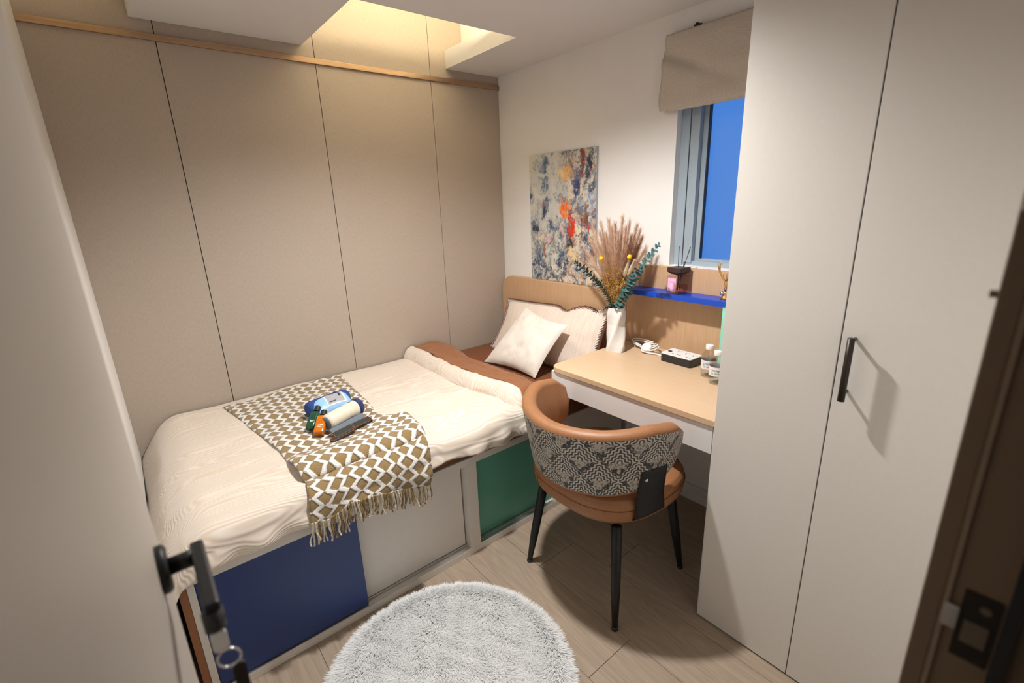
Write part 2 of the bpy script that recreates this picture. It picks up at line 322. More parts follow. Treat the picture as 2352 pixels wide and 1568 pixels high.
# floor with separate planks running along x
fl = B().box(-.02, 3.7, -2.9, .02, -.05, -.004); floor = struct(mk('floor', fl, 'gap'), 'greige oak plank floor', 'floor')
PW = .2075; rows_y = [.02-.0125-PW*k for k in range(0, 15)]; offs = [.31, 1.05, .62, .0, 1.27, .455, 1.726-1.22, .95, .3, .77, .1, .5, .9, .2, .6]
rows_y = [-.876+PW*k for k in range(5, -10, -1)]
seamx = {}
for r, y1 in enumerate(rows_y):
    y0 = y1-PW
    if y0 > .02 or y1 < -2.9: continue
    a = -.876
    if abs(y0+.876) < .01: x = 1.268-1.22*2
    elif abs(y1+.876) < .01: x = 1.726-1.22*2
    else: x = -2.2+offs[r]*1.0
    while x < 3.7:
        x0, x1 = max(x, -.02), min(x+1.22, 3.7); yy1 = min(y1, .02)
        if x1-x0 > .02: mk('plank', B().box(x0+.001, x1-.001, y0+.0007, yy1-.0007, -.004, 0), 'plank', floor)
        x += 1.22
# left wall: panels between seams
wl = B().box(-.12, -.011, -2.2, .1, 0, ZT); wall_left = struct(mk('wall_left', wl, 'seam'), 'taupe textured panelled wall beside the bed', 'wall')
ys = [0, -.465, -1.078, -1.686, -2.2]
for a, b_ in zip(ys, ys[1:]):
    mk('wall_panel', B().box(-.012, 0, b_+.0016, a-.0016, 0, ZT), 'panel', wall_left)
struct(mk('trim_1', B().box(0, .012, -2.2, -.001, 2.104, 2.127), 'bronze', bevel=.001), 'thin bronze trim strip high on the panelled wall', 'trim')
# back wall with window opening
WX0, WX1, WZ0, WZ1 = 1.232, 1.80, 1.15, 2.02
wb = B().box(-.12, WX0, 0, .12, 0, ZT).box(WX1, 2.6, 0, .12, 0, ZT).box(WX0, WX1, 0, .12, 0, WZ0).box(WX0, WX1, 0, .12, WZ1, ZT)
struct(mk('wall_back', wb, 'wall_white'), 'plain white wall behind the headboard', 'wall')
struct(mk('wall_front', B().box(-.12, 2.6, YF-.1, YF, 0, ZT), 'wall_white'), 'plain wall at the foot of the bed', 'wall')
wr = B().box(XR, XR+.16, -1.425, .12, 0, ZT).box(XR, XR+.16, YF, -1.425, 2.06, ZT)
struct(mk('wall_right', wr, 'wall_white'), 'wall with the doorway beside the wardrobe', 'wall')
hl = B().box(3.6, 3.7, -2.9, .12, 0, ZT).box(XR+.16, 3.7, -2.9, -2.8, 0, ZT).box(XR+.16, 3.7, .02, .12, 0, ZT).box(XR+.06, XR+.16, -2.8, YF, 0, ZT)  # unseen walls added so blue sky light cannot leak in through the doorway
struct(mk('wall_hall_sky_block', hl, 'wall_white'), 'unseen hallway walls beyond the doorway added to block sky light', 'wall')
struct(mk('baseboard_back', B().box(1.03, 1.82, -.012, 0, 0, .085), 'desk_white', bevel=.002), 'white baseboard under the desk', 'baseboard')
# dropped ceiling with two coves beside the panelled wall
TH = .09
cb = B().box(.612, 2.62, -2.2, 0, CEIL, CEIL+TH).box(.001, .612, -1.757, -1.132, CEIL, CEIL+TH).box(.001, .612, -.364, 0, CEIL, CEIL+TH)
ceiling = struct(mk('ceiling', cb, 'ceil'), 'lowered white ceiling with rectangular light coves', 'ceiling')
struct(mk('ceiling_void', B().box(-.12, 3.7, -2.9, .12, ZT, ZT+.05), 'wall_white'), 'upper ceiling inside the light coves', 'ceiling')
struct(mk('ceiling_hall_sky_block', B().box(XR+.16, 3.7, -2.9, .12, 2.3, 2.34), 'wall_white'), 'unseen hallway ceiling added to block sky light', 'ceiling')  # unseen lid on the hall enclosure, added against blue sky light
struct(mk('wall_beam', B().box(.001, 2.44, -.25, -.02, CEIL+TH, ZT), 'wall_white'), 'white beam at the end of the light cove', 'beam')
# cove strips lying on the lowered ceiling
tag(mk('led_strip', B().box(.70, .73, -1.08, -.42, CEIL+TH, CEIL+TH+.012), 'cove'), 'warm light strip lying above the lowered ceiling by the bright cove', 'light strip')
tag(mk('led_strip', B().box(.70, .73, -2.05, -1.80, CEIL+TH, CEIL+TH+.012), 'cove2'), 'dim warm light strip lying above the lowered ceiling by the bed foot', 'light strip')
# downlight
dl = thing('ceiling_downlight', 'round recessed downlight in the lowered ceiling', 'lamp', (LAMP.x, LAMP.y, CEIL))
mk('trim_ring', B().lathe([(.05, CEIL-.001), (.05, CEIL-.006), (.062, CEIL-.006), (.065, CEIL-.001)], 32, Matrix.Translation((LAMP.x, LAMP.y, 0))), 'whitep', dl, True)
mk('diffuser', B().lathe([(.001, CEIL-.002), (.048, CEIL-.002), (.048, CEIL-.0005), (.001, CEIL-.0005)], 32, Matrix.Translation((LAMP.x, LAMP.y, 0))), 'glow', dl)
ld = bpy.data.lights.new('downlight_beam', 'SPOT'); ld.energy = LAMP_W; ld.color = (1, .985, .965); ld.shadow_soft_size = .035; ld.spot_size = math.radians(147); ld.spot_blend = .68
lo = bpy.data.objects.new('downlight_beam', ld); COL.objects.link(lo); lo.parent = dl; lo.location = (0, 0, -.012)

# window
win = struct(thing('window_1', 'grey aluminium window with blue dusk behind frosted glass', 'window', (1.5, .05, WZ0)), 'grey aluminium window with blue dusk behind frosted glass', 'window')
f0 = .035
mk('window_frame', B().box(WX0, WX0+.041, f0, .10, WZ0, WZ1).box(WX1-.03, WX1, f0, .10, WZ0, WZ1).box(WX0+.041, WX1-.03, f0+.01, .10, WZ0, WZ0+.02).box(WX0+.041, WX1-.03, f0, .10, WZ1-.03, WZ1), 'frame', win, bevel=.001)
mk('sash', B().box(WX0+.044, WX0+.085, f0+.004, .09, WZ0+.012, WZ1-.02).box(WX0+.085, WX0+.110, f0+.03, .09, WZ0+.012, WZ1-.02).box(WX0+.110, WX1-.03, f0+.02, .09, WZ0+.02, WZ0+.03), 'frame', win, bevel=.001)
mk('glazing_bead', B().box(WX0+.1101, WX0+.114, f0+.028, .08, WZ0+.03, WZ1-.03), 'blackp', win)
mk('pane', B().box(WX0+.112, WX1-.03, .082, .086, WZ0+.03, WZ1-.03), 'pane', win)
# roman blind
def blind_fn(u, v):
    x = 1.178+.60*u; z = 2.092-.285*v
    fold = .016*math.exp(-((v-(.22+1.0*u*1.05))/.10)**2)*(1-min(1, u*1.6))
    puff = .022*math.sin(PI*min(1, v*1.0))**.8*(.6+.4*u) + .006*nz3(u*5, v*4, 2)
    xx = x+(-.010*math.sin(v*9)*.5-.008*(v > .18)-.006*v)*max(0, 1-u*6)
    return (xx, -.03-puff+fold*1.3, z+.004*math.sin(u*7)*v)
bl = thing('roman_blind', 'grey beige fabric roman blind drawn up over the window', 'blind', (1.45, -.03, 1.80))
mk('fabric', B().grid(blind_fn, 60, 40), 'blind', bl, True, thick=.004)
mk('back_fold', B().grid(lambda u, v: (1.185+.59*u, -.022-.01*math.sin(v*PI), 1.80+.07*v), 20, 6), 'blind', bl, True, thick=.004)
mk('head_rail', B().box(1.185, 1.775, -.024, -.001, 2.06, 2.087), 'blind', bl)
mk('bracket', B().box(1.30, 1.33, -.03, -.001, 2.0875, 2.098).box(1.31, 1.318, -.034, -.02, 2.096, 2.102), 'bronze_dark', bl)

# ------------------------------------------------------------ built-in furniture
# bed base
BX = 1.025; BY0 = -2.008
bed = thing('storage_bed', 'white storage bed base with blue white and green sliding doors', 'bed', (.52, -1.02, 0))
mk('carcass', B().box(.004, .96, BY0, -.045, 0, .43), 'cab_white', bed)
mk('top_panel', B().box(.004, BX, BY0, -.045, .43, .46), 'cab_white', bed, bevel=.001)
mk('bottom_rail', B().box(.96, BX, BY0, -.045, 0, .028), 'cab_white', bed, bevel=.001)
for a, b_ in ((BY0, -1.989), (-1.05, -.998), (-.54, -.045)): mk('stile', B().box(.96, BX, a, b_, .028, .43), 'cab_white', bed, bevel=.001)
mk('end_panel', B().box(.004, BX-.002, BY0-.02, BY0-.001, 0, .44), 'brown_edge', bed)
for a, b_ in ((-1.989, -1.05), (-.998, -.54)):
    mk('door_track', B().box(.9605, .973, a, b_, .0281, .034).box(.979, .986, a, b_, .0281, .036).box(.992, .999, a, b_, .0281, .036).box(1.008, 1.0245, a, b_, .0281, .033), 'alu', bed)
mk('sliding_door', B().box(1.001, 1.018, -1.988, -1.508, .0365, .428), 'blue_door', bed, bevel=.001)
mk('sliding_door', B().box(.976, .990, -1.515, -1.056, .0365, .428), 'cab_white', bed, bevel=.001)
mk('sliding_door', B().box(.976, .990, -.986, -.545, .0365, .428), 'green_door', bed, bevel=.001)
# mattress with fitted sheet
def slab(x0, x1, y0, y1, z0, z1, r, n=4):
    b = B(); prof = []
    for k in range(n+1): a = PI/2*k/n; prof.append((r-r*math.sin(a)*1, z0+r-r*math.cos(a)))
    prof = [(r*(1-math.sin(PI/2*k/n)), z0+r*(1-math.cos(PI/2*k/n))) for k in range(n+1)]+[(r*(1-math.cos(PI/2*k/n)), z1-r+r*math.sin(PI/2*k/n)) for k in range(n+1)]
    loops = []
    for ins, z in prof:
        w_, h_ = x1-x0-2*ins, y1-y0-2*ins; loops.append([((x0+x1)/2+px, (y0+y1)/2+py, z) for px, py in rrect(w_, h_, max(.002, .05-ins), 4)])
    m = len(loops[0]); v = [p for l in loops for p in l]
    f = [(i*m+k, i*m+(k+1) % m, (i+1)*m+(k+1) % m, (i+1)*m+k) for i in range(len(loops)-1) for k in range(m)]+[tuple(range(m))[::-1], tuple((len(loops)-1)*m+k for k in range(m))]
    return b.add(v, f)
tag(mk('mattress', slab(.008, 1.03, -1.985, -.05, .4605, .562, .03), 'sheet', smooth=True), 'mattress in a rust brown fitted sheet on the storage bed', 'mattress')
# headboard
hb = B(); poly = [(.01, .46), (.925, .46)]
for cx, cy, a0 in ((.925-.1, 1.0-.1, 0), (.01+.1, 1.0-.1, 90)):
    for k in range(9): a = math.radians(a0+90*k/8); poly.append((cx+.1*math.cos(a), cy+.1*math.sin(a)))
hb.prism(poly, Matrix(((1, 0, 0, 0), (0, 0, -1, -.004), (0, 1, 0, 0), (0, 0, 0, 1))), .035)
hb_t = thing('headboard', 'oak headboard with rounded corners against the white wall', 'headboard', (.47, -.02, .46))
mk('board', hb, 'oak', hb_t, bevel=.003)
mk('filler_panel', B().box(.926, 1.017, -.028, -.003, .46, .955), 'oak', hb_t)
# desk
dk = thing('desk', 'oak topped wall desk with white drawer', 'desk', (1.43, -.3, 0))
poly = [(1.036, -.03), (1.036, -.585+.045)]+[(1.036+.045-.045*math.cos(a), -.585+.045-.045*math.sin(a)) for a in [PI/2*k/6 for k in range(1, 7)]]+[(1.8175, -.585), (1.8175, -.03)]
mk('desk_top', B().prism(poly, Matrix.Translation((0, 0, DESK_Z-.022)), .022), 'oak_h', dk, bevel=.0015)
mk('side_panel', B().box(1.040, 1.056, -.578, -.035, .625, DESK_Z-.0221), 'desk_white', dk, bevel=.003)
mk('side_panel', B().box(1.802, 1.8175, -.578, -.035, 0, DESK_Z-.0221), 'desk_white', dk, bevel=.001)
dr = mk('drawer_front', B().box(1.058, 1.800, -.578, -.560, .628, DESK_Z-.026), 'desk_white', dk, bevel=.001)
mk('drawer_box', B().box(1.07, 1.79, -.559, -.05, .64, .70), 'desk_white', dr)
mk('back_panel', B().box(1.019, 1.8175, -.028, -.002, DESK_Z-.02, 1.146), 'oak', dk, bevel=.001)
# shelf
sh = thing('wall_shelf', 'cobalt blue shelf board above the desk on a mint support', 'shelf', (1.4, -.07, DESK_Z))
mk('shelf_board', B().box(1.02, 1.8175, -.122, -.0285, 1.017, 1.041), 'blue_shelf', sh, bevel=.001)
mk('support_panel', B().box(1.566, 1.584, -.120, -.0285, DESK_Z+.0005, 1.0168), 'mint', sh)
# socket under desk
so = thing('wall_socket', 'white double power socket on the wall under the desk', 'socket', (1.09, -.004, .22))
mk('plate', B().box(1.045, 1.131, -.010, -.0005, .215, .300), 'whitep', so, bevel=.002)
for dx in (1.067, 1.109): mk('socket_slot', B().box(dx-.008, dx-.004, -.0108, -.0101, .25, .262).box(dx+.004, dx+.008, -.0108, -.0101, .25, .262).box(dx-.003, dx+.003, -.0108, -.0101, .272, .278), 'blackp', so)
# wardrobe
wd = thing('wardrobe', 'tall pale wardrobe with flat doors and dark bar handle', 'wardrobe', (2.12, -.3, 0))
mk('carcass', B().box(1.821, 2.432, -.590, -.003, 0, CEIL-.002), 'ward', wd)
for a, b_ in ((1.8205, 2.1185), (2.1215, 2.420)):
    d = mk('wardrobe_door', B().box(a, b_, -.612, -.592, .006, CEIL-.01), 'ward', wd, bevel=.0012)
hd = mk('handle', B().tube([(2.150, -.645, .950), (2.150, -.645, 1.112)], .0080, 14), 'bronze_dark', d, True)
mk('handle_post', B().tube([(2.150, -.612, 1.104), (2.150, -.643, 1.104)], .0042, 10), 'bronze_dark', d, True); mk('handle_post', B().tube([(2.150, -.612, .968), (2.150, -.643, .968)], .0042, 10), 'bronze_dark', d, True)

# door leaf, frame
LY = -1.990
dr_ = struct(thing('door_1', 'open greige door leaf with black lever handle', 'door', (2.12, LY-.02, 0)), 'open greige door leaf with black lever handle', 'door')
mk('door_leaf', B().box(1.812, 2.438, LY-.04, LY, .006, 2.05), 'leaf', dr_, bevel=.002)
HX, HZ = 1.905, 1.080
mt = Matrix.Translation((HX, LY, HZ)) @ Matrix.Rotation(-PI/2, 4, 'X')
rose = mk('handle_rose', B().lathe([(.0265, 0), (.0265, .006), (.024, .009), (.001, .009)], 32, mt), 'black', dr_, True, bevel=.001)
mk('rose_screw', B().lathe([(.002, .009), (.002, .010), (.0005, .010)], 10, mt @ Matrix.Translation((-.012, -.016, 0))), 'chrome', rose)
mk('lever_neck', B().lathe([(.0095, .009), (.0095, .040), (.001, .040)], 20, mt), 'black', dr_, True)
lv = mk('lever', B().box(HX-.016, HX+.105, LY+.030, LY+.044, HZ-.010, HZ+.010), 'black', dr_, bevel=.003)
mk('lock_cylinder', B().tube([(HX+.098, LY+.036, HZ-.002), (HX+.103, LY+.036, HZ-.020)], .0095, 16), 'blackp', lv, True)
ky = thing('door_key', 'silver key on a ring hanging from the black door lever', 'key', (HX+.108, LY+.036, HZ-.10))
mk('key_head', B().prism(rrect(.014, .024, .005), lk((HX+.103, LY+.036, HZ-.034), (HX+.107, LY+.036, HZ-.034)), .004), 'whitep', ky, bevel=.0008)
mk('key_blade', B().box(HX+.103, HX+.107, LY+.033, LY+.039, HZ-.023, HZ-.019), 'chrome', ky)
rc = Vector((HX+.108, LY+.040, HZ-.056)); mk('key_ring', B().tube([rc+Vector((.002*math.cos(a), .010*math.cos(a), .011*math.sin(a))) for a in [2*PI*k/20 for k in range(21)]], .0011, 6), 'chrome', ky, True)
mk('key_fob', B().prism(rrect(.012, .04, .004), lk((HX+.108, LY+.046, HZ-.086), (HX+.111, LY+.046, HZ-.086)), .003), 'bronze_dark', ky)
JY = -1.441
jb = struct(thing('door_2', 'brown door frame post with metal strike plate', 'door frame', (2.5, JY, 0)), 'brown door frame post with metal strike plate', 'door frame')
mk('jamb_post', B().box(2.456, 2.60, JY, JY+.015, 0, 2.05), 'jamb', jb)
mk('casing', B().box(2.4415, 2.4558, JY-.0, JY+.016, 0, 1.432), 'jamb', jb, bevel=.001)
mk('stop_strip', B().box(2.4560, 2.4600, JY-.002, JY-.0001, 0, 1.425), 'jamb_hi', jb)
mk('hook', B().tube([(2.4415, JY+.004, 1.370), (2.4365, JY+.004, 1.370)], .003, 8), 'jamb', jb)
mk('gasket', B().box(2.494, 2.503, JY-.008, JY-.0001, 0, 2.05), 'blackp', jb)
st = mk('strike_plate', B().box(2.468, 2.492, JY-.0015, JY-.0001, 1.045, 1.115), 'bronze_dark', jb)
mk('strike_lip', B().box(2.458, 2.4679, JY-.0032, JY-.0015, 1.072, 1.096), 'chrome', st)
mk('latch_hole', B().box(2.472, 2.488, JY-.0022, JY-.0016, 1.063, 1.086).lathe([(.004, 0), (.004, .0007), (.0005, .0007)], 12, Matrix.Translation((2.483, JY-.0016, 1.102)) @ Matrix.Rotation(PI/2, 4, 'X')), 'strike_in', st)

# ------------------------------------------------------------ bedding
def dz(x, y):
    z = BED_TOP-.012*x+.011*nz3(x*3.1+3, y*2.6)+.005*nz3(x*8, y*6+4)+(.010*(1-abs(nz3(x*5+7, y*4.2+2))*2.2)**3*max(0, min(1, (x-.35)*2.5))*max(0, min(1, (y+1.30)*5)) if abs(nz3(x*5+7, y*4.2+2)) < .45 else 0)
    z += .016*math.exp(-((y+.92+.10*math.sin(x*4))/.11)**2)*min(1, x*2)*.7            # puffs below the fold
    z -= .008*math.exp(-((y+1.06+.18*(x-.5))/.035)**2)*(x > .3)*min(1, (x-.3)*3)
    z += .010*math.exp(-((y+1.12+.22*(x-.6))/.05)**2)*max(0, min(1, (x-.45)*3))
    if y < -1.90: z -= .17*((-1.90-y)/.17)**2.2
    if x < .10: z -= .012*((.10-x)/.10)**2
    return z
BEY = [-2.1, -1.93, -1.68, -1.45, -1.2, -1.02, -.88, -.74]; BEZ = [.42, .482, .484, .498, .512, .494, .486, .490]
def front_profile(y, s, off=0.0, zb=None):          # s>=0: distance past x=1.0
    r = .058; zt = dz(1.0, y); zb = interp(y, BEY, BEZ)+.007*nz3(y*14, 9) if zb is None else zb
    L1 = r*PI/2
    bul = .010*nz3(y*5, 1.7)+.006*nz3(y*13, 5.5)
    if s < L1:
        a = s/r; return (1.0+(r+off+bul*math.sin(a))*math.sin(a), zt-r+(r+off)*math.cos(a))
    t_ = s-L1; z = zt-r-t_
    x = 1.0+r+off+bul+.010*math.sin(min(1, t_/.08)*PI)+.008*math.sin(y*34+2*math.sin(y*7))*min(1, t_/.04)
    return (x, z)
def duvet_fn(u, v):
    y = -2.075+(2.075-.70)*u
    zt = dz(1.0, y); zb = interp(y, BEY, BEZ)+.008*nz3(y*11, 9)
    L = .058*PI/2+max(.01, zt-.058-zb); xs = v*1.32
    if xs <= 1.0:
        x = .012+xs*.988
        return (x, y, dz(x, y)+ (.006*math.sin(y*60+5*x)*max(0, (-1.98-y)/.1)))
    s = (xs-1.0)/.32*(L+.05)
    if s <= L: x, z = front_profile(y, s)
    else:
        x, z = front_profile(y, L); k = (s-L)/.05; x -= .022*k; z -= .002*math.sin(PI*k)
    return (x, y, z)
dv = thing('duvet', 'cream moire duvet with rust brown lining spread over the bed', 'duvet', (.52, -1.4, .562))
mk('duvet_cover', B().grid(duvet_fn, 150, 120), 'duvet', dv, True, thick=.006)
# folded back end: rust lining on top, cream roll towards the foot
def fold_line(x):      # y of the cream roll front, shifts along the bed width
    return interp(x, [0, .11, .44, .70, .85, .96, 1.06], [-.795, -.79, -.805, -.80, -.765, -.775, -.79])
def back_line(x): return interp(x, [0, .16, .30, .5, .78, 1.06], [-.44, -.46, -.505, -.515, -.51, -.535])
def drop(x): return 0 if x < .98 else .9*(x-.98)**1.0*1.1
def fold_pt(x, t, cream):
    yf, yb = fold_line(x), back_line(x)
    base = BED_TOP-.02; hgt = interp(x, [0, .12, .5, .8, 1.0, 1.1], [.078, .072, .070, .074, .070, .05])+.010*nz3(x*5, 3.3)
    xx = min(x, 1.03+.3*(x-1.03) if x > 1.03 else x)
    if not cream:     # t 0..1 from the pillow side up to the roll ridge
        y = yb+(yf+.064-yb)*t; z = base-.02+(hgt+.02)*math.sin(PI/2*min(1, t*1.7))**.7+.010*nz3(x*6, t*4, 1)+.006*nz3(x*15, t*8, 4)
    else:             # over the ridge and under
        a = -.25+t*(PI+.15); r = hgt*.5+.004
        wr_ = .008*nz3(x*7, t*2, 7)+.004*nz3(x*17, t*3, 2)
        y = yf+.085-.012-.055*(t*1.0)-math.sin(max(0, a))*.030*(1)+wr_; y = yf+.064-.066*math.sin(min(PI/2, max(0, t*PI*.62)))+wr_
        z = base+hgt-(1-math.cos(t*PI))*.5*(hgt-.004)+.006*math.sin(t*PI)+wr_
    return (xx, y, z-drop(x))
mk('folded_lining', B().grid(lambda u, v: fold_pt(.012+1.07*u, v, False), 90, 22), 'lining', dv, True, thick=.004)
mk('folded_edge', B().grid(lambda u, v: fold_pt(.012+1.07*u, v, True), 90, 20), 'duvet', dv, True, thick=.004)

# pillows from four corners
def pillow_fn(c, bulge, side, nrm, wave=0.0, seed=0):
    def fn(u, v):
        p = c[0].lerp(c[1], u).lerp(c[3].lerp(c[2], u), v)
        e = (1-abs(2*u-1)**2.6)*(1-abs(2*v-1)**2.6); e = max(0, e)**.55
        pin = .022*((2*u-1)**2*(1-(2*v-1)**4)*0+0)
        cu = (c[1]-c[0])*(-.035*(2*u-1)*(1-(2*v-1)**2)*1.0)+(c[3]-c[0])*(-.045*(2*v-1)*(1-(2*u-1)**2))
        q = p+cu+nrm*(side*bulge*e*(.9+.25*nz3(u*3, v*3, seed)))+nrm*(.006*nz3(u*9, v*7, seed+5)*e)
        q += (c[3]-c[0])*(wave*(-math.exp(-((u-.64)/.07)**2)*.9-math.exp(-((u-.90)/.05)**2)*.7)*max(0, (v-.75)/.25))
        return q
    return fn
def make_pillow(name, label, c, bulge, mat, wave=0, seed=0, trim=None):
    nrm = (c[1]-c[0]).cross(c[3]-c[0]).normalized()
    if nrm.y > 0: nrm = -nrm
    low = min(c, key=lambda p: p.z)
    th = thing(name, label, 'pillow', ((c[0].x+c[1].x)/2, (c[0].y+c[1].y)/2, low.z))
    f1 = pillow_fn(c, bulge, 1, nrm, wave, seed); f2 = pillow_fn(c, bulge*.8, -1, nrm, wave, seed)
    mk('cover', B().grid(f1, 40, 34).grid(f2, 40, 34), mat, th, True)
    if trim:
        fl_, tt = B(), B(); n = 46
        per = [(k/n, 0) for k in range(n)]+[(1, k/(n//2)) for k in range(n//2)]+[(1-k/n, 1) for k in range(n)]+[(0, 1-k/(n//2)) for k in range(n//2)]
        pts = [f1(a, b_) for a, b_ in per]; cen = sum(pts, Vector())/len(pts); m = len(pts)
        outs = []
        for k in range(m):
            tg = (pts[(k+1) % m]-pts[k-1]).normalized(); o_ = tg.cross(nrm)
            if o_.dot(pts[k]-cen) < 0: o_ = -o_
            outs.append(o_)
        v = []; 
        for k in range(m): v += [pts[k]-outs[k]*.004+nrm*.003, pts[k]+outs[k]*(.015+.003*(k % 2))+nrm*.001]
        fl_.add(v, [(2*k, 2*k+1, 2*((k+1) % m)+1, 2*((k+1) % m)) for k in range(m)])
        mk('lace_trim', fl_, 'lace', th, thick=.002)
        for k in range(m):
            for h in (0, .5):
                p = pts[k].lerp(pts[(k+1) % m], h); q = pts[k].lerp(pts[(k+1) % m], h+.34); o_ = outs[k]
                tt.add([p-o_*.008+nrm*.012, q-o_*.008+nrm*.012, p.lerp(q, .5)+o_*.009+nrm*.005], [(0, 1, 2)])
        s_ = mk('lace_stitching', tt, 'lace_w', th, thick=.001); s_['kind'] = 'stuff'
    return th
V = Vector
make_pillow('pillow', 'large crinkled cream pillow with brown lace edge against the headboard',
            [V((.12, -.235, .567)), V((.985, -.235, .567)), V((.965, -.075, .912)), V((.125, -.075, .848))], .062, 'pillow', .10, 1, True)
make_pillow('throw_pillow', 'square cream satin cushion with swirl pattern leaning on the larger pillow',
            [V((.345, -.455, .572)), V((.755, -.425, .572)), ony(1304, 746, -.235), ony(1207, 704, -.20)], .055, 'jacquard', 0, 4)

# throw blanket
bk = thing('throw_blanket', 'khaki and white zigzag knitted throw with fringe laid across the bed', 'blanket', (.55, -1.44, .56))
LA = [0, .60, .74, .80, 1.0]
def bl_left(a): return interp(a, [0, .65, 1], [.092, .70, .985]), interp(a, [0, .25, .65, 1], [-1.742, -1.712, -1.655, -1.648])
def bl_right(a): return interp(a, [0, .60, .72, .77, 1], [.040, .60, .715, .755, .985]), interp(a, [0, .60, .715, .775, 1], [-1.186, -1.233, -1.236, -1.168, -1.190])
def bl_top(u, v):
    xl, yl = bl_left(u); xr, yr = bl_right(u); x = xl+(xr-xl)*v; y = yl+(yr-yl)*v
    z = dz(x, y)+.011+.006*nz3(x*9, y*9, 3)+.004*nz3(x*20, y*18, 8)
    z -= .014*math.exp(-((x-.66)/.15)**2-((y+1.40)/.14)**2)
    z += .030*max(0, min(1, (u-.76)/.12))*(1-.25*v)                            # doubled layer near the fold
    z += .008*math.exp(-((x-.70-.25*(y+1.5))/.05)**2)
    if u > .96: z -= .034*((u-.96)/.04)**2
    e = min(v, 1-v, u*1.5); z -= .008*max(0, 1-e/.04)
    return (x, y, z)
def bl_uv(u, v):
    x, y, z = bl_top(u, v); return (y*1.0, x)
mk('upper_layer', B().grid(bl_top, 110, 70, bl_uv), 'knit', bk, True, thick=.007, uv=True)
wb_px = [(731, 1198), (777, 1193), (825, 1150), (897, 1130), (940, 1124), (983, 1119)]
wb_p = [onx(a, b_, 1.092) for a, b_ in wb_px]
WBY = [p.y for p in wb_p]; WBZ = [p.z for p in wb_p]
def bl_bottom(y): return interp(y, WBY, WBZ)
def bl_drape(u, v):
    y0 = -1.642; y1 = -1.212; y = y0+(y1-y0)*u
    zb = bl_bottom(y); zt = dz(1.0, y); L = .058*PI/2+(zt-.058-zb)
    s = -.055+v*(L+.055)
    skew = -.024*max(0, s)/L*(1-u)-.03*max(0, s)/L*u
    if s < 0: x, z = 1.0+s, dz(1.0, y)+.008
    else: x, z = front_profile(y, s, .016+.004*math.sin(y*40), zb)
    return (x+.006*math.sin(y*26+1)*max(0, s), y+skew, z+.003*nz3(y*20, v*5))
def dr_uv(u, v): p = bl_drape(u, v); return (-1.642+.43*u, v*.26+.013)
mk('hanging_layer', B().grid(bl_drape, 70, 50, dr_uv), 'knit', bk, True, thick=.007, uv=True)
tas = []
for wv_ in range(6):
    b = B(); L = 1.0; rr = random.Random(wv_)
    ph = rr.random()*6; amp = .002+.003*rr.random()
    for s_ in (0, PI): 
        pts = [Vector((amp*math.sin(ph+t_*7)*t_+.0016*math.cos(s_+t_*42), amp*math.cos(ph*2+t_*5)*t_+.0016*math.sin(s_+t_*42), -t_*.076)) for t_ in [k/26 for k in range(27)]]
        b.tube(pts, [.0018]*25+[.0023, .0014], 5)
    me_o = mk('tassel', b, ['tassel', 'tassel_w'][1 if wv_ % 2 == 0 else 0], bk, True); tas.append(me_o.data)
    bpy.data.objects.remove(me_o)
    tas[-1].transform(Matrix.Translation(Vector(ORG[bk.name])))
n_t = 88
for k in range(n_t):
    u = (k+.5)/n_t; p = Vector(bl_drape(u, 1.0)); o = bpy.data.objects.new('tassel', tas[random.randrange(6)]); COL.objects.link(o); o.parent = bk
    o.location = p-Vector(ORG[bk.name])+Vector((random.uniform(-.003, .003), 0, .002)); o.scale = (1, 1, random.uniform(.75, 1.15)*(1.15 if u < .3 else .95)); o.rotation_euler = (random.uniform(-.15, .15), random.uniform(-.06, .1), random.uniform(0, 6))

# ------------------------------------------------------------ toiletries on the throw
def bz(x, y): return dz(x, y)+.011+.004-.014*math.exp(-((x-.66)/.15)**2-((y+1.40)/.14)**2)
# rolled navy pouch
a, c_ = V((.515, -1.490, 0)), V((.475, -1.300, 0)); a.z = bz(a.x, a.y)+.036; c_.z = bz(c_.x, c_.y)+.036
po = thing('rolled_pouch', 'rolled navy fabric pouch with white emblem at the back of the toiletries', 'pouch', (.495, -1.395, a.z-.037))
m4 = lk(a, c_); Lp = (c_-a).length
mk('roll', B().lathe([(.006, -.002), (.022, 0), (.032, .006), (.036, .02), (.0355, Lp*.3), (.037, Lp*.5), (.035, Lp*.8), (.034, Lp-.02), (.028, Lp-.004), (.006, Lp)], 28, m4), 'towel', po, True)
mk('spiral_end', B().tube([m4 @ V(((.005+.0045*t_)*math.cos(t_), (.005+.0045*t_)*math.sin(t_), -.001)) for t_ in [k*.35 for k in range(17)]], .0022, 6), 'towel', po, True)
for zz in (.13, .05): mk('strap', B().lathe([(.0375, Lp*zz/.19), (.0385, Lp*zz/.19+.002), (.0385, Lp*zz/.19+.010), (.0375, Lp*zz/.19+.012)], 28, m4), 'navy_lid', po, True)
em = B()
for rr_, a0, a1 in ((.017, .2, 2.9), (.017, 3.5, 5.9), (.011, .6, 2.2), (.010, 3.4, 5.4)):
    def pt(ang):
        dz_, th_ = rr_*math.cos(ang)*1.3, rr_*math.sin(ang)*.75/.037
        cc = 1.05-th_   # angle on the roll, facing the room
        return m4 @ V((.0378*math.cos(cc+.0), .0378*math.sin(cc+.0), .065+dz_))
    em.tube([pt(a0+(a1-a0)*k/14) for k in range(15)], .0012, 5)
mk('emblem', em, 'whitep', po, True)
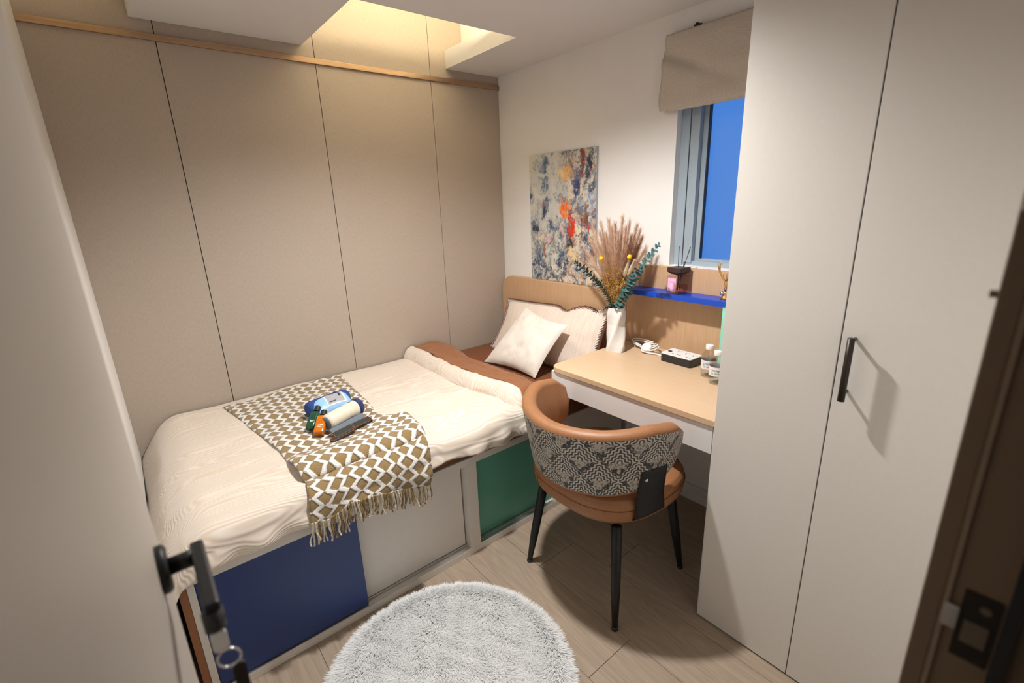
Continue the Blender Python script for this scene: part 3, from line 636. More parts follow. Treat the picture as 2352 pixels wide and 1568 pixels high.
# pale blue packet
def packet(u, v):
    c0, c1, c2, c3 = V((.60, -1.475, .0)), V((.565, -1.305, .0)), V((.475, -1.305, 0)), V((.51, -1.475, 0))
    p = c0.lerp(c1, u).lerp(c3.lerp(c2, u), v); e = max(0, (1-abs(2*u-1)**4)*(1-abs(2*v-1)**4))
    p.z = bz(.55, -1.39)+.012+.048*e**.5+.030*v+.003*nz3(u*7, v*7); return p
pk = thing('packet', 'pale blue soft packet with grey printed label', 'packet', (.54, -1.39, bz(.55, -1.39)))
mk('wrapper', B().grid(packet, 28, 22).grid(lambda u, v: packet(u, v)*1-V((0, 0, .05*max(0, (1-abs(2*u-1)**4)*(1-abs(2*v-1)**4))**.5)), 28, 22), 'skyblue', pk, True)
lp = lambda u, v, h: packet(.33+.50*u, .14+.74*v)+V((.0008, 0, h))
mk('label_border', B().grid(lambda u, v: lp(u, v, .0008), 12, 10), 'whitep', pk, True)
mk('label', B().grid(lambda u, v: lp(.06+.86*u, .06+.86*v, .0016), 12, 10), 'greycard', pk, True)
mk('print', B().grid(lambda u, v: lp(.14+.34*u, .16+.07*v, .0024), 8, 3), 'ink', pk, True); mk('print', B().grid(lambda u, v: lp(.72+.10*u, .45+.40*v, .0024), 4, 6), 'ink', pk, True)
def bottle_prism(name, label, p0, p1, w_, d_, rcap, mat, caplen, roll=V((0, 0, 1)), marks=None):
    m = lk(p0, p1, roll); L = (V(p1)-V(p0)).length
    th = thing(name, label, 'bottle', V(p0)); body = mk('body', B().prism(rrect(w_, d_, .008), m, L-caplen-.006), mat, th, True, bevel=.004)
    mk('neck', B().lathe([(.007, 0), (.007, .007)], 14, m @ Matrix.Translation((0, 0, L-caplen-.006))), 'blackp', th)
    mk('cap', B().lathe([(rcap, 0), (rcap, caplen), (rcap*.8, caplen+.001)], 20, m @ Matrix.Translation((0, 0, L-caplen))), 'blackp', th, bevel=.001)
    if marks:
        b = B()
        for x_, z_, ww, hh_ in marks: b.box(x_-ww/2, x_+ww/2, d_/2, d_/2+.0005, z_-hh_/2, z_+hh_/2, m)
        mk('print', b, 'whitep', th)
    return th
g = bz(.62, -1.49)
bottle_prism('toiletry_bottle', 'small dark green bottle with black cap among the toiletries', (.648, -1.520, g+.020), (.570, -1.458, g+.068), .036, .030, .0125, 'greenb', .026, marks=[(-.004, .030, .014, .003), (-.002, .024, .010, .003), (.003, .030, .003, .007)])
bottle_prism('toiletry_bottle', 'small amber bottle with black cap beside the cream tumbler', (.712, -1.508, g+.018), (.625, -1.452, g+.066), .040, .028, .0125, 'amber', .024, marks=[(-.006, .032, .012, .004), (.005, .032, .005, .004), (0, .025, .018, .002)])
# tumbler
t0, t1 = V((.690, -1.468, g+.040)), V((.632, -1.312, g+.050)); m = lk(t0, t1); L = (t1-t0).length
tu = thing('tumbler', 'cream insulated tumbler with navy lid lying on its side on the throw', 'tumbler', (.665, -1.40, g+.005))
mk('tumbler_body', B().lathe([(.026, .001), (.031, .004), (.034, .012), (.034, L*.52), (.0327, L*.55), (.0327, L*.57), (.0345, L*.60), (.0355, L*.86), (.034, L*.87)], 40, m), 'cream_metal', tu, True)
mk('base_pad', B().lathe([(.002, -.0005), (.026, -.0005), (.027, .002), (.002, .002)], 32, m), 'slate', tu, True)
ld_ = mk('lid', B().lathe([(.035, L*.87), (.037, L*.875), (.037, L*.97), (.035, L), (.003, L+.001)], 40, m), 'navy_lid', tu, True)
mk('lid_tab', B().box(-.009, .009, .026, .040, L*.90, L*.96, m @ Matrix.Rotation(.6, 4, 'Z')), 'navy_lid', ld_, bevel=.002)
pm = B()
for k in range(5): ang = 1.15+.02*k; pm.add([m @ V(((.0358)*math.cos(aa), .0358*math.sin(aa), L*(.70+.018*k)+zz)) for aa, zz in ((1.35, 0), (1.60-.03*(k % 2), 0), (1.60-.03*(k % 2), .0016), (1.35, .0016))], [(0, 1, 2, 3)])
mk('print', pm, 'ink', tu)
def slim_box(name, label, p0, p1, w_, h_, mat, roll, foil):
    m = lk(p0, p1, roll); L = (V(p1)-V(p0)).length; th = thing(name, label, 'box', V(p0))
    mk('carton', B().box(-w_/2, w_/2, -h_/2, h_/2, 0, L, m), mat, th, bevel=.0006)
    if foil:
        e = .0005; q = .00045; b = B()
        for sx in (-1, 1):
            for sy in (-1, 1): b.box(sx*w_/2-q, sx*w_/2+q, sy*h_/2-q, sy*h_/2+q, 0, L, m)
        for z_ in (0, L):
            for sy in (-1, 1): b.box(-w_/2, w_/2, sy*h_/2-q, sy*h_/2+q, z_-q, z_+q, m)
            for sx in (-1, 1): b.box(sx*w_/2-q, sx*w_/2+q, -h_/2, h_/2, z_-q, z_+q, m)
        mk('foil_edge', b, 'copper', th)
    return th
slim_box('carton', 'slate grey slim carton leaning on the tumbler', (.738, -1.470, g+.018), (.688, -1.322, g+.024), .026, .014, 'slate', V((.75, .25, .62)), False)
slim_box('carton', 'black slim carton with copper edges showing its front end beside the slate carton', (.768, -1.470, g+.012), (.743, -1.387, g+.014), .030, .018, 'darkbox', V((.25, .1, 1)), True)
slim_box('carton', 'black slim carton with copper edges lying end to end with another black carton', (.7425, -1.385, g+.014), (.720, -1.304, g+.014), .030, .018, 'darkbox', V((.25, .1, 1)), True)
slim_box('carton', 'black flat carton with copper edges half tucked under the folded throw', (.798, -1.488, g+.010), (.762, -1.395, g+.010), .022, .014, 'darkbox', V((0, 0, 1)), True)

# ------------------------------------------------------------ things on the desk and shelf
# twisted vase
vs = thing('vase', 'white ribbed twisted ceramic vase on the desk corner', 'vase', (1.098, -.205, DESK_Z))
VC = V((1.098, -.205, DESK_Z+.0005)); VH = .212
def vase_fn(u, v, k=1.0):
    tw = 1.75*v+.42; a = 2*PI*u; hw = interp(v, [0, .12, .4, .62, .85, 1], [.041, .042, .037, .033, .0375, .036])*k
    ca, sa = math.cos(a), math.sin(a); n = 6.0; r = hw/((abs(ca)**n+abs(sa)**n)**(1/n)); an = a+tw
    return VC+V((r*math.cos(an), r*math.sin(an), v*VH))
b = B().grid(lambda u, v: vase_fn(u, v), 64, 40).grid(lambda u, v: vase_fn(u, 1-.5*v, .9), 64, 10)
b.add([vase_fn(k/64, 0) for k in range(64)], [tuple(range(64))]); b.add([vase_fn(k/64, 1) for k in range(64)]+[vase_fn(k/64, 1, .9) for k in range(64)], [(k, (k+1) % 64, 64+(k+1) % 64, 64+k) for k in range(64)])
mk('vase_body', b, 'vase', vs, True, uv=True)
MOUTH = VC+V((0, 0, VH*.96))
def bez(p0, p1, p2, n): return [p0*(1-t)**2+p1*2*t*(1-t)+p2*t*t for t in [k/n for k in range(n+1)]]
def stem_pts(tip, spread=.012, n=14):
    tip = V(tip); st_ = VC+V((random.uniform(-.012, .012), random.uniform(-.012, .012), .02)); d = tip-MOUTH
    mo = MOUTH+V((d.x, d.y, 0)).normalized()*min(.02, .25*math.hypot(d.x, d.y))
    return [st_]+bez(mo, mo.lerp(tip, .5)+V((-d.x*.10, -d.y*.10, .02)), tip, n)
def plume(name, label, group, tip, mat, start, nh, hl, rad, lean=.8, cat='dried flower', core=0):
    pts = stem_pts(tip); th = thing(name, label, cat, pts[0], group)
    mk('stem', B().tube(pts, [.0013]*len(pts), 5), 'straw', th, True)
    b = B(); P_ = pts[1:]; n = len(P_)-1
    for k in range(nh):
        t_ = start+(1-start)*random.random()**1.25; f_ = t_*n; i = min(int(f_), n-1); p = P_[i].lerp(P_[i+1], f_-i); ax = (P_[i+1]-P_[i]).normalized()
        ra = V((random.gauss(0, 1), random.gauss(0, 1), random.gauss(0, 1))); ra = (ra-ax*ra.dot(ax)).normalized()
        env = math.sin(PI*min(1, (t_-start)/(1-start)*.86+.12))**.7
        q_ = (t_-start)/(1-start); d = (ax*lean+ra*rad*random.uniform(.2, 1.5)*(1-.55*q_)).normalized(); ln = hl*(.3+.9*random.random())*(1-.45*q_)
        sd = ax.cross(ra)*.00048; mid = p+d*ln*.55+ra*.002; end = p+d*ln+V((random.gauss(0, .002), random.gauss(0, .002), -.15*ln*random.random()))
        b.add([p-sd, p+sd, mid+sd*.9, mid-sd*.9, end], [(0, 1, 2, 3), (3, 2, 4)])
    if core: i0 = int(start*n); m_ = n-i0; b.tube(P_[i0:], [max(.0006, core*math.sin(PI*min(1, (q+.4)/(m_+.5)))) for q in range(m_+1)], 8)
    h = mk('plume_head', b, mat, th); h['kind'] = 'stuff'; return th
GP = 'dried pampas stems in the vase'
tips = [(1355, 548), (1405, 524), (1438, 524), (1470, 532), (1378, 536), (1466, 566), (1362, 525), (1380, 512), (1398, 508), (1413, 515), (1430, 503), (1446, 510), (1462, 522), (1474, 548), (1480, 575), (1345, 575), (1335, 605), (1420, 535), (1392, 540), (1450, 545), (1370, 560)]
for k, (px, py) in enumerate(tips):
    d_ = -.205+random.uniform(-.025, .09); d_ = min(d_, -.10); tp = ony(px, py, d_)
    plume('pampas_stem', 'darker brown pampas stem in the white vase' if k in (13, 19) else 'fluffy pale beige pampas stem in the white vase', 'dark pampas stems in the vase' if k in (13, 19) else GP, tp, 'pampas2' if k in (13, 19) else 'pampas', .28, 1250, .062, .75)
for k, (px, py) in enumerate([(1445, 598), (1458, 597), (1362, 618)]):
    plume('bunny_tail_grass', 'cream fluffy bunny tail grass stem in the white vase', 'cream bunny tail stems in the vase', ony(px, py, -.285), 'bunny', .66, 1200, .017, .75, .7, core=.008)
for k, (px, py) in enumerate([(1381, 594), (1446, 590)]):
    pts = stem_pts(ony(px, py, -.29)); th = thing('yellow_ball_flower', 'round yellow ball flower on a thin stem in the vase', 'dried flower', pts[0], 'yellow ball flowers in the vase')
    mk('stem', B().tube(pts, .0011, 5), 'straw', th, True)
    mk('flower_head', B().lathe([(.0104*math.sin(a), -.0104*math.cos(a)) for a in [.05+(PI-.1)*q/10 for q in range(11)]], 18, Matrix.Translation(pts[-1])), 'yellow', th, True)
# mustard filler sprigs
for k, (px, py) in enumerate([(1385, 628), (1398, 612), (1412, 600), (1425, 618), (1432, 640), (1404, 640), (1418, 648), (1392, 655)]):
    pts = stem_pts(ony(px, py, -.262+random.uniform(-.02, .02))); th = thing('filler_sprig', 'tiny flowered mustard filler sprig in the vase', 'dried flower', pts[0], 'mustard filler sprigs in the vase')
    mk('stem', B().tube(pts, .0009, 4), 'straw', th, True); b = B()
    for q in range(230):
        f_ = random.uniform(.25, 1)*(len(pts)-2)+1; i = min(int(f_), len(pts)-2); p = pts[i].lerp(pts[i+1], f_-i)+V((random.gauss(0, .006), random.gauss(0, .006), random.gauss(0, .005))); s_ = random.uniform(.0013, .0026)
        b.add([p+V((s_, 0, 0)), p+V((-s_, 0, 0)), p+V((0, s_, 0)), p+V((0, -s_, 0)), p+V((0, 0, s_)), p+V((0, 0, -s_))], [(0, 2, 4), (2, 1, 4), (1, 3, 4), (3, 0, 4), (2, 0, 5), (1, 2, 5), (3, 1, 5), (0, 3, 5)])
    h = mk('florets', b, 'mustard', th); h['kind'] = 'stuff'
for k, (px, py) in enumerate([(1428, 655), (1436, 650), (1420, 660)]):
    pts = stem_pts(ony(px, py, -.26)); th = thing('wheat_stalk', 'pale straw stalk in the white vase', 'dried flower', pts[0], 'straw stalks in the vase')
    mk('stem', B().tube(pts, .0011, 5), 'straw', th, True); b = B()
    for q in range(14):
        p = pts[-1].lerp(pts[-5], q/14); d = V((random.gauss(0, .5), random.gauss(0, .5), 1)).normalized(); b.tube([p, p+d*.006, p+d*.011], [.0006, .0017, .0003], 5)
    mk('grain_head', b, 'straw', th, True)
# eucalyptus
lb = B(); ring = [(.5+.5*math.cos(a)*1.0, .46*math.sin(a)) for a in [2*PI*q/12 for q in range(12)]]
lb.add([V((x, y, .18*abs(y)+.12*x*(1-x))) for x, y in ring]+[V((.5, 0, .02))], [(q, (q+1) % 12, 12) for q in range(12)])
leaf_me = None
for (label, path) in (('eucalyptus branch leaning towards the painting', [(1408, 712), (1392, 672), (1366, 640), (1322, 602)]), ('eucalyptus branch leaning towards the window', [(1428, 712), (1438, 672), (1462, 628), (1513, 562)])):
    ds = [-.205, -.235, -.25, -.265]; kp = [ony(a, b_, d_) for (a, b_), d_ in zip(path, ds)]
    kp[0] = MOUTH+V((.004 if 'window' in label else -.006, -.015, -.005)); pts = [VC+V((0, 0, .02))]
    P_ = []
    for t_ in [q/40 for q in range(41)]:
        f_ = t_*3; i = min(int(f_), 2); g_ = f_-i; p0 = kp[max(0, i-1)]; p3 = kp[min(3, i+2)]
        P_.append(.5*((2*kp[i])+(kp[i+1]-p0)*g_+(2*p0-5*kp[i]+4*kp[i+1]-p3)*g_*g_+(3*kp[i]-p0-3*kp[i+1]+p3)*g_**3))
    th = thing('eucalyptus_branch', label, 'dried branch', pts[0]); mk('stem', B().tube(pts+P_, [.0018]+[.0018-.0012*q/40 for q in range(41)], 6), 'euca_stem', th, True)
    for q in range(36):
        f_ = (.04+.96*q/35)*40; i = min(int(f_), 39); p = P_[i].lerp(P_[i+1], f_-i); ax = (P_[i+1]-P_[i]).normalized()
        sz = interp(q/35, [0, .5, .85, 1], [.026, .025, .021, .011])
        for s_ in (0, 1):
            if leaf_me is None:
                o = mk('leaf', lb, 'euca', th, True); leaf_me = o.data; leaf_me.transform(Matrix.Translation(V(ORG[th.name])))
            else: o = bpy.data.objects.new('leaf', leaf_me); COL.objects.link(o); o.parent = th
            ra = ax.orthogonal().normalized(); ra.rotate(Matrix.Rotation(q*1.57+s_*PI+random.uniform(-.4, .4), 3, ax)); d = (ra+ax*random.uniform(.0, .5)).normalized()
            yv = ax.cross(d).normalized(); zv = d.cross(yv); M3 = Matrix((d, yv, zv)).transposed().to_4x4()
            o.matrix_local = Matrix.Translation(p-V(ORG[th.name])) @ M3 @ Matrix.Scale(sz*random.uniform(.85, 1.15), 4)
# power strip
ps = thing('power_strip', 'white topped black power strip with coiled white cord on the desk', 'power strip', (1.41, -.145, DESK_Z))
mps = Matrix.Translation((1.412, -.145, DESK_Z+.001)) @ Matrix.Rotation(-.04, 4, 'Z')
mk('case', B().prism(rrect(.150, .092, .010), mps, .034), 'blackp', ps, bevel=.002)
mk('face_plate', B().prism(rrect(.150, .092, .010), mps @ Matrix.Translation((0, 0, .0342)), .004), 'whitep', ps, bevel=.001)
mk('switch', B().prism(rrect(.016, .014, .004), mps @ Matrix.Translation((-.053, -.006, .0383)), .003), 'blackp', ps, bevel=.001)
b = B()
for x_, y_ in ((-.022, .020), (.018, .016), (.056, .012)):
    b.box(x_-.008, x_-.005, y_-.001, y_+.007, .0382, .0386, mps).box(x_+.004, x_+.012, y_+.006, y_+.009, .0382, .0386, mps).box(x_-.003, x_+.002, y_-.012, y_-.008, .0382, .0386, mps)
for k in range(4): b.box(-.030+.012*k, -.024+.012*k, -.026, -.021, .0382, .0386, mps)
for k in range(2): b.box(.040+.014*k, .048+.014*k, -.030, -.025, .0382, .0386, mps)
mk('socket_hole', b, 'blackp', ps)
zc = DESK_Z+.005
cp = [(1.338, -.145, zc+.008), (1.31, -.140, zc), (1.275, -.135, zc), (1.245, -.150, zc+.002), (1.215, -.155, zc+.006), (1.200, -.130, zc+.010), (1.215, -.095, zc+.016), (1.245, -.090, zc+.022), (1.270, -.105, zc+.024), (1.262, -.140, zc+.016), (1.225, -.150, zc+.012), (1.18, -.120, zc+.012), (1.13, -.10, zc+.012), (1.105, -.075, zc+.014), (1.13, -.06, zc+.020), (1.18, -.075, zc+.026), (1.235, -.085, zc+.026)]
cp = [V(p) for p in cp]; sm = []
for i in range(len(cp)-1):
    p0, p1, p2, p3 = cp[max(0, i-1)], cp[i], cp[i+1], cp[min(len(cp)-1, i+2)]
    for q in range(6): g_ = q/6; sm.append(.5*((2*p1)+(p2-p0)*g_+(2*p0-5*p1+4*p2-p3)*g_*g_+(3*p1-p0-3*p2+p3)*g_**3))
sm.append(cp[-1]); mk('cord', B().tube(sm, .0036, 8), 'whitep', ps, True)
mk('cord', B().tube([V(p)+V((-.01, .006, .007)) for p in sm[42:]], .0033, 8), 'whitep', ps, True)
mk('plug', B().lathe([(.019, 0), (.0235, .003), (.0235, .021), (.020, .026), (.002, .027)], 28, Matrix.Translation((1.226, -.128, DESK_Z+.016)) @ Matrix.Rotation(.75, 4, 'X') @ Matrix.Rotation(.2, 4, 'Y')), 'whitep', ps, True)
mk('cord_tie', B().tube([V((1.145, -.105, zc+.006))+V((0, .012*math.cos(a), .012*math.sin(a))) for a in [2*PI*q/14 for q in range(15)]], .0014, 5), 'whitep', ps, True)
# water bottles
def water_bottle(x, y, label, ang):
    z0 = DESK_Z+.0008; th = thing('water_bottle', label, 'bottle', (x, y, z0)); T = Matrix.Translation((x, y, z0))
    mk('bottle_body', B().lathe([(.020, 0), (.027, .003), (.0285, .010), (.0285, .020), (.0272, .023), (.0285, .026), (.0285, .078), (.026, .090), (.018, .103), (.0125, .109), (.0125, .116)], 32, T), 'pet', th, True)
    mk('water', B().lathe([(.018, .002), (.026, .005), (.0276, .012), (.0276, .072), (.001, .0722)], 32, T), 'water', th, True)
    mk('cap', B().lathe([(.0150, .112), (.0155, .113), (.0155, .128), (.0145, .1305), (.001, .131)], 28, T), 'whitep', th, True)
    n = 24; lb_ = B().add([T @ V((.0288*math.cos(2*PI*k/n), .0288*math.sin(2*PI*k/n), z_)) for z_ in (.034, .070) for k in range(n)], [(k, (k+1) % n, n+(k+1) % n, n+k) for k in range(n)])
    l_ = mk('bottle_label', lb_, 'paper', th, True)
    fr = Matrix.Translation((x, y, z0)) @ Matrix.Rotation(ang, 4, 'Z') @ Matrix(((1, 0, 0, 0), (0, 0, -1, 0), (0, 1, 0, 0), (0, 0, 0, 1)))
    mk('brand_text', text_b('SYNVIA', .0105, fr @ Matrix.Translation((0, .056, 0)), .0291), 'ink', l_)
    mk('brand_text', text_b('SUITES', .0072, fr @ Matrix.Translation((0, .045, 0)) @ Matrix.Rotation(.2, 4, 'Y'), .0291), 'teal', l_)
    cb_ = B(); 
    cb_.tube([fr @ V((math.sin(-.50+.0035*math.cos(a)/.029)*.0293, .045+.0035*math.sin(a), math.cos(-.50+.0035*math.cos(a)/.029)*.0293)) for a in [2*PI*q/14 for q in range(15)]], .0006, 5); mk('emblem', cb_, 'teal', l_)
water_bottle(1.578, -.218, 'small clear water bottle with white cap next to the power strip', .35)
water_bottle(1.640, -.268, 'small clear water bottle with white cap half hidden by the wardrobe', .35)
# reed diffuser on the shelf
SZ = 1.0415; DC = V((1.330, -.074, SZ)); RT = Matrix.Translation(DC) @ Matrix.Rotation(-.15, 4, 'Z')
df = thing('reed_diffuser', 'pink square glass reed diffuser with dark cap on the blue shelf', 'diffuser', DC)
mk('glass_bottle', B().prism(rrect(.070, .070, .005), RT, .078), 'glass_pink', df, bevel=.002)
mk('fragrance', B().prism(rrect(.060, .060, .003), RT @ Matrix.Translation((0, 0, .006)), .030), 'liquid', df)
mk('collar', B().lathe([(.011, .0782), (.011, .086)], 16, RT), 'cap_br', df)
cpv = [(.022, .084), (.0345, .095), (.0345, .114)]; b = B()
vv = [RT @ V((sx*h, sy*h, z_)) for h, z_ in cpv for sx, sy in ((-1, -1), (1, -1), (1, 1), (-1, 1))]
b.add(vv, [(0, 3, 2, 1), (8, 9, 10, 11)]+[(i*4+k, i*4+(k+1) % 4, (i+1)*4+(k+1) % 4, (i+1)*4+k) for i in range(2) for k in range(4)]); mk('diffuser_cap', b, 'cap_br', df, bevel=.0008)
lm = RT @ Matrix.Translation((-.004, -.0354, .040)) @ Matrix(((1, 0, 0, 0), (0, 0, -1, 0), (0, 1, 0, 0), (0, 0, 0, 1)))
l_ = mk('front_label', B().box(-.022, .022, -.029, .029, 0, .0004, lm), 'pinklabel', df)
mk('label_number', text_b('7', .026, lm @ Matrix.Translation((0, -.004, .0006))), 'paper', l_); mk('label_print', B().box(-.012, .012, .0115, .0125, .0004, .0006, lm).box(-.009, .009, .0075, .0083, .0004, .0006, lm), 'cap_br', l_)
for (bx, tx, ty, tz) in ((-.004, 1.312, -.062, 1.245), (.004, 1.378, -.055, 1.232), (.008, 1.334, -.05, 1.33)):
    pass
for k, (a, c_) in enumerate((((1.328, -.072, SZ+.012), ony(1560, 565, -.075)), ((1.324, -.076, SZ+.012), ony(1586, 567, -.060)), ((1.334, -.070, SZ+.012), ony(1573, 480, -.045)))):
    if k == 2: c_ = ony(1572, 600, -.06); 
    tag(mk('diffuser_reed', B().tube([a, c_], .0018, 8), 'blackp', None, True), 'thin black reed standing in the pink diffuser', 'reed', 'black reeds in the diffuser')
# antler ornament
an = thing('antler_ornament', 'polished gold antler ornament on the blue shelf beside the wardrobe', 'ornament', (1.548, -.078, SZ))
A0 = V((1.548, -.078, SZ))
mk('base', B().lathe([(.016, 0), (.017, .003), (.009, .010), (.0055, .022), (.005, .034)], 20, Matrix.Translation(A0)), 'gold', an, True)
main = [A0+V(p) for p in ((0, 0, .03), (.002, 0, .055), (-.004, 0, .075), (-.018, 0, .092), (-.030, 0, .112), (-.030, 0, .136), (-.020, 0, .158))]
mk('antler', B().tube(main, [.005, .0048, .0046, .0042, .0036, .0026, .0006], 10).tube([main[4], main[4]+V((-.008, .002, .016)), main[4]+V((-.008, .002, .034))], [.003, .0022, .0005], 8).tube([main[3], main[3]+V((.008, 0, .010)), main[3]+V((.006, 0, .022))], [.003, .002, .0005], 8).tube([main[2], main[2]+V((.022, 0, .012)), main[2]+V((.036, 0, .034)), main[2]+V((.036, 0, .062))], [.0044, .0036, .0026, .0006], 10), 'gold', an, True)
mk('glass_bead', B().lathe([(.010*math.sin(a), .010-.010*math.cos(a)) for a in [.05+(PI-.1)*q/8 for q in range(9)]], 16, Matrix.Translation(A0+V((-.014, .006, .012)))), 'chrome', an, True)
# painting
t = NT('abstract_painting'); tc = t.n('ShaderNodeTexCoord'); uvs = tc.outputs['UV']
w1 = t.noise(uvs, 3.2, 4, .6); w2 = t.noise(uvs, 14, 6, .7)
vm = t.n('ShaderNodeVectorMath', operation='SUBTRACT'); t.l(w1.outputs[1], vm.inputs[0]); vm.inputs[1].default_value = (.5, .5, .5)
vs_ = t.n('ShaderNodeVectorMath', operation='SCALE'); t.l(vm.outputs[0], vs_.inputs[0]); vs_.inputs['Scale'].default_value = .24
vm2 = t.n('ShaderNodeVectorMath', operation='SUBTRACT'); t.l(w2.outputs[1], vm2.inputs[0]); vm2.inputs[1].default_value = (.5, .5, .5)
vs2 = t.n('ShaderNodeVectorMath', operation='SCALE'); t.l(vm2.outputs[0], vs2.inputs[0]); vs2.inputs['Scale'].default_value = .24
va = t.n('ShaderNodeVectorMath', operation='ADD'); t.l(uvs, va.inputs[0]); t.l(vs_.outputs[0], va.inputs[1])
va2 = t.n('ShaderNodeVectorMath', operation='ADD'); t.l(va.outputs[0], va2.inputs[0]); t.l(vs2.outputs[0], va2.inputs[1]); wu = va2.outputs[0]
mpn = t.n('ShaderNodeMapping'); mpn.inputs['Scale'].default_value = (1.0, 1.25, 1); t.l(wu, mpn.inputs[0])
n1 = t.noise(mpn.outputs[0], 6.5, 5, .62, .8); n2 = t.noise(mpn.outputs[0], 15, 4, .6, 1.2); n3 = t.noise(wu, 9, 3, .5, .6)
base = t.ramp(n1.outputs[0], [(.27, srgb(36, 44, 70)), (.34, srgb(74, 92, 126)), (.41, srgb(140, 150, 162)), (.49, srgb(196, 196, 188)), (.64, srgb(212, 208, 196)), (.78, srgb(170, 160, 140))])
spx = t.n('ShaderNodeSeparateXYZ'); t.l(wu, spx.inputs[0]); X_, Y_ = spx.outputs[0], spx.outputs[1]
def gate(val, lo, hi):
    mr = t.n('ShaderNodeMapRange'); mr.inputs[1].default_value = lo; mr.inputs[2].default_value = hi; t.l(val, mr.inputs[0]); return mr.outputs[0]
low = t.math('MULTIPLY', gate(Y_, .58, .18), gate(n2.outputs[0], .47, .53)); base = t.mix(t.math('MULTIPLY', low, .85), base, srgb(30, 38, 66))
right = t.math('MULTIPLY', gate(X_, .45, .62), gate(n2.outputs[0], .44, .52)); rc_ = t.ramp(n3.outputs[0], [(.34, srgb(34, 34, 48)), (.44, srgb(60, 84, 128)), (.50, srgb(110, 66, 46)), (.56, srgb(196, 150, 110)), (.66, srgb(212, 200, 180))])
base = t.mix(t.math('MULTIPLY', right, .8), base, rc_)
fl_ = t.math('MULTIPLY', gate(n3.outputs[0], .60, .63), gate(n2.outputs[0], .42, .5)); base = t.mix(fl_, base, srgb(214, 202, 178))
n5 = t.noise(uvs, 26, 5, .7, 1.0)
def blob(u, v, ru, rv, col, base, edge=.45):
    dx = t.math('DIVIDE', t.math('SUBTRACT', X_, u), ru); dy = t.math('DIVIDE', t.math('SUBTRACT', Y_, v), rv)
    d = t.math('SQRT', t.math('ADD', t.math('MULTIPLY', dx, dx), t.math('MULTIPLY', dy, dy))); return t.mix(t.math('MULTIPLY', gate(d, 1.0, 1.0-edge), gate(n5.outputs[0], .36, .46)), base, col)
for bb in ((.80, .93, .05, .16, srgb(128, 62, 50)), (.90, .90, .05, .14, srgb(52, 56, 76)), (.58, .85, .12, .055, srgb(222, 172, 110)), (.50, .86, .05, .03, srgb(226, 196, 140)), (.72, .74, .05, .10, srgb(50, 66, 112)), (.56, .60, .10, .085, srgb(228, 104, 24)), (.60, .585, .04, .05, srgb(240, 136, 50)), (.66, .53, .05, .06, srgb(186, 56, 22)), (.84, .50, .07, .04, srgb(120, 72, 44)), (.68, .43, .10, .07, srgb(206, 52, 14)), (.87, .42, .04, .07, srgb(190, 62, 34)), (.78, .40, .05, .04, srgb(226, 204, 170)), (.50, .42, .05, .045, srgb(214, 178, 186)), (.64, .30, .07, .11, srgb(52, 38, 34)), (.66, .24, .07, .05, srgb(224, 196, 150)), (.30, .33, .03, .03, srgb(226, 160, 166)), (.24, .26, .03, .05, srgb(170, 96, 60)), (.40, .12, .08, .05, srgb(224, 214, 192)), (.92, .62, .05, .05, srgb(120, 154, 196)), (.10, .42, .06, .06, srgb(40, 50, 82)), (.24, .58, .06, .05, srgb(48, 58, 86)), (.20, .62, .03, .02, srgb(150, 84, 56))):
    base = blob(*bb, base)
spk = t.math('GREATER_THAN', n2.outputs[0], .64); base = t.mix(t.math('MULTIPLY', spk, .75), base, srgb(36, 38, 52))
t.col(base); t.set(Roughness=.55); t.nor(t.bump(n2.outputs[0], .35, .002)); M['paint'] = t.m
pa = thing('painting', 'abstract canvas painting in grey blue and orange hung above the headboard', 'painting', (.535, -.01, 1.0015))
PX0, PX1, PZ0, PZ1 = .283, .796, 1.0015, 1.709
mk('canvas', B().grid(lambda u, v: (PX0+(PX1-PX0)*u, -.014, PZ0+(PZ1-PZ0)*v), 2, 2), 'paint', pa, uv=True)
mk('canvas_edge', B().box(PX0, PX1, -.0138, -.001, PZ0, PZ1), 'greycard', pa)

# ------------------------------------------------------------ chair
CX, CY = 1.432, -.690
ch = thing('desk_chair', 'tan leather armchair with wave print back and black legs at the desk', 'chair', (CX, CY, 0))
TH0 = math.radians(110)
def sup(t_, p): return math.copysign(abs(t_)**p, t_)
def back_edge(th):
    k = abs(th)/TH0
    zt = interp(k, [0, .35, .65, .85, .95, 1], [.722, .730, .742, .725, .690, .640]); zb = interp(k, [0, .35, .6, .8, .93, 1], [.512, .515, .53, .552, .580, .625]); return zt, zb
def ring(th, r): return CX+r*1.0*math.sin(th), CY-r*.97*math.cos(th)
def rad_out(z): return .268+(z-.51)*.17
def bk_outer(u, v):
    th = -TH0+2*TH0*u; zt, zb = back_edge(th); z = zb+(zt-zb)*v; x, y = ring(th, rad_out(z)); return (x, y, z)
mk('back_shell', B().grid(bk_outer, 80, 14, lambda u, v: ((-TH0+2*TH0*u)*.285+1, back_edge(-TH0+2*TH0*u)[1]+(back_edge(-TH0+2*TH0*u)[0]-back_edge(-TH0+2*TH0*u)[1])*v)), 'wave', ch, True, uv=True)
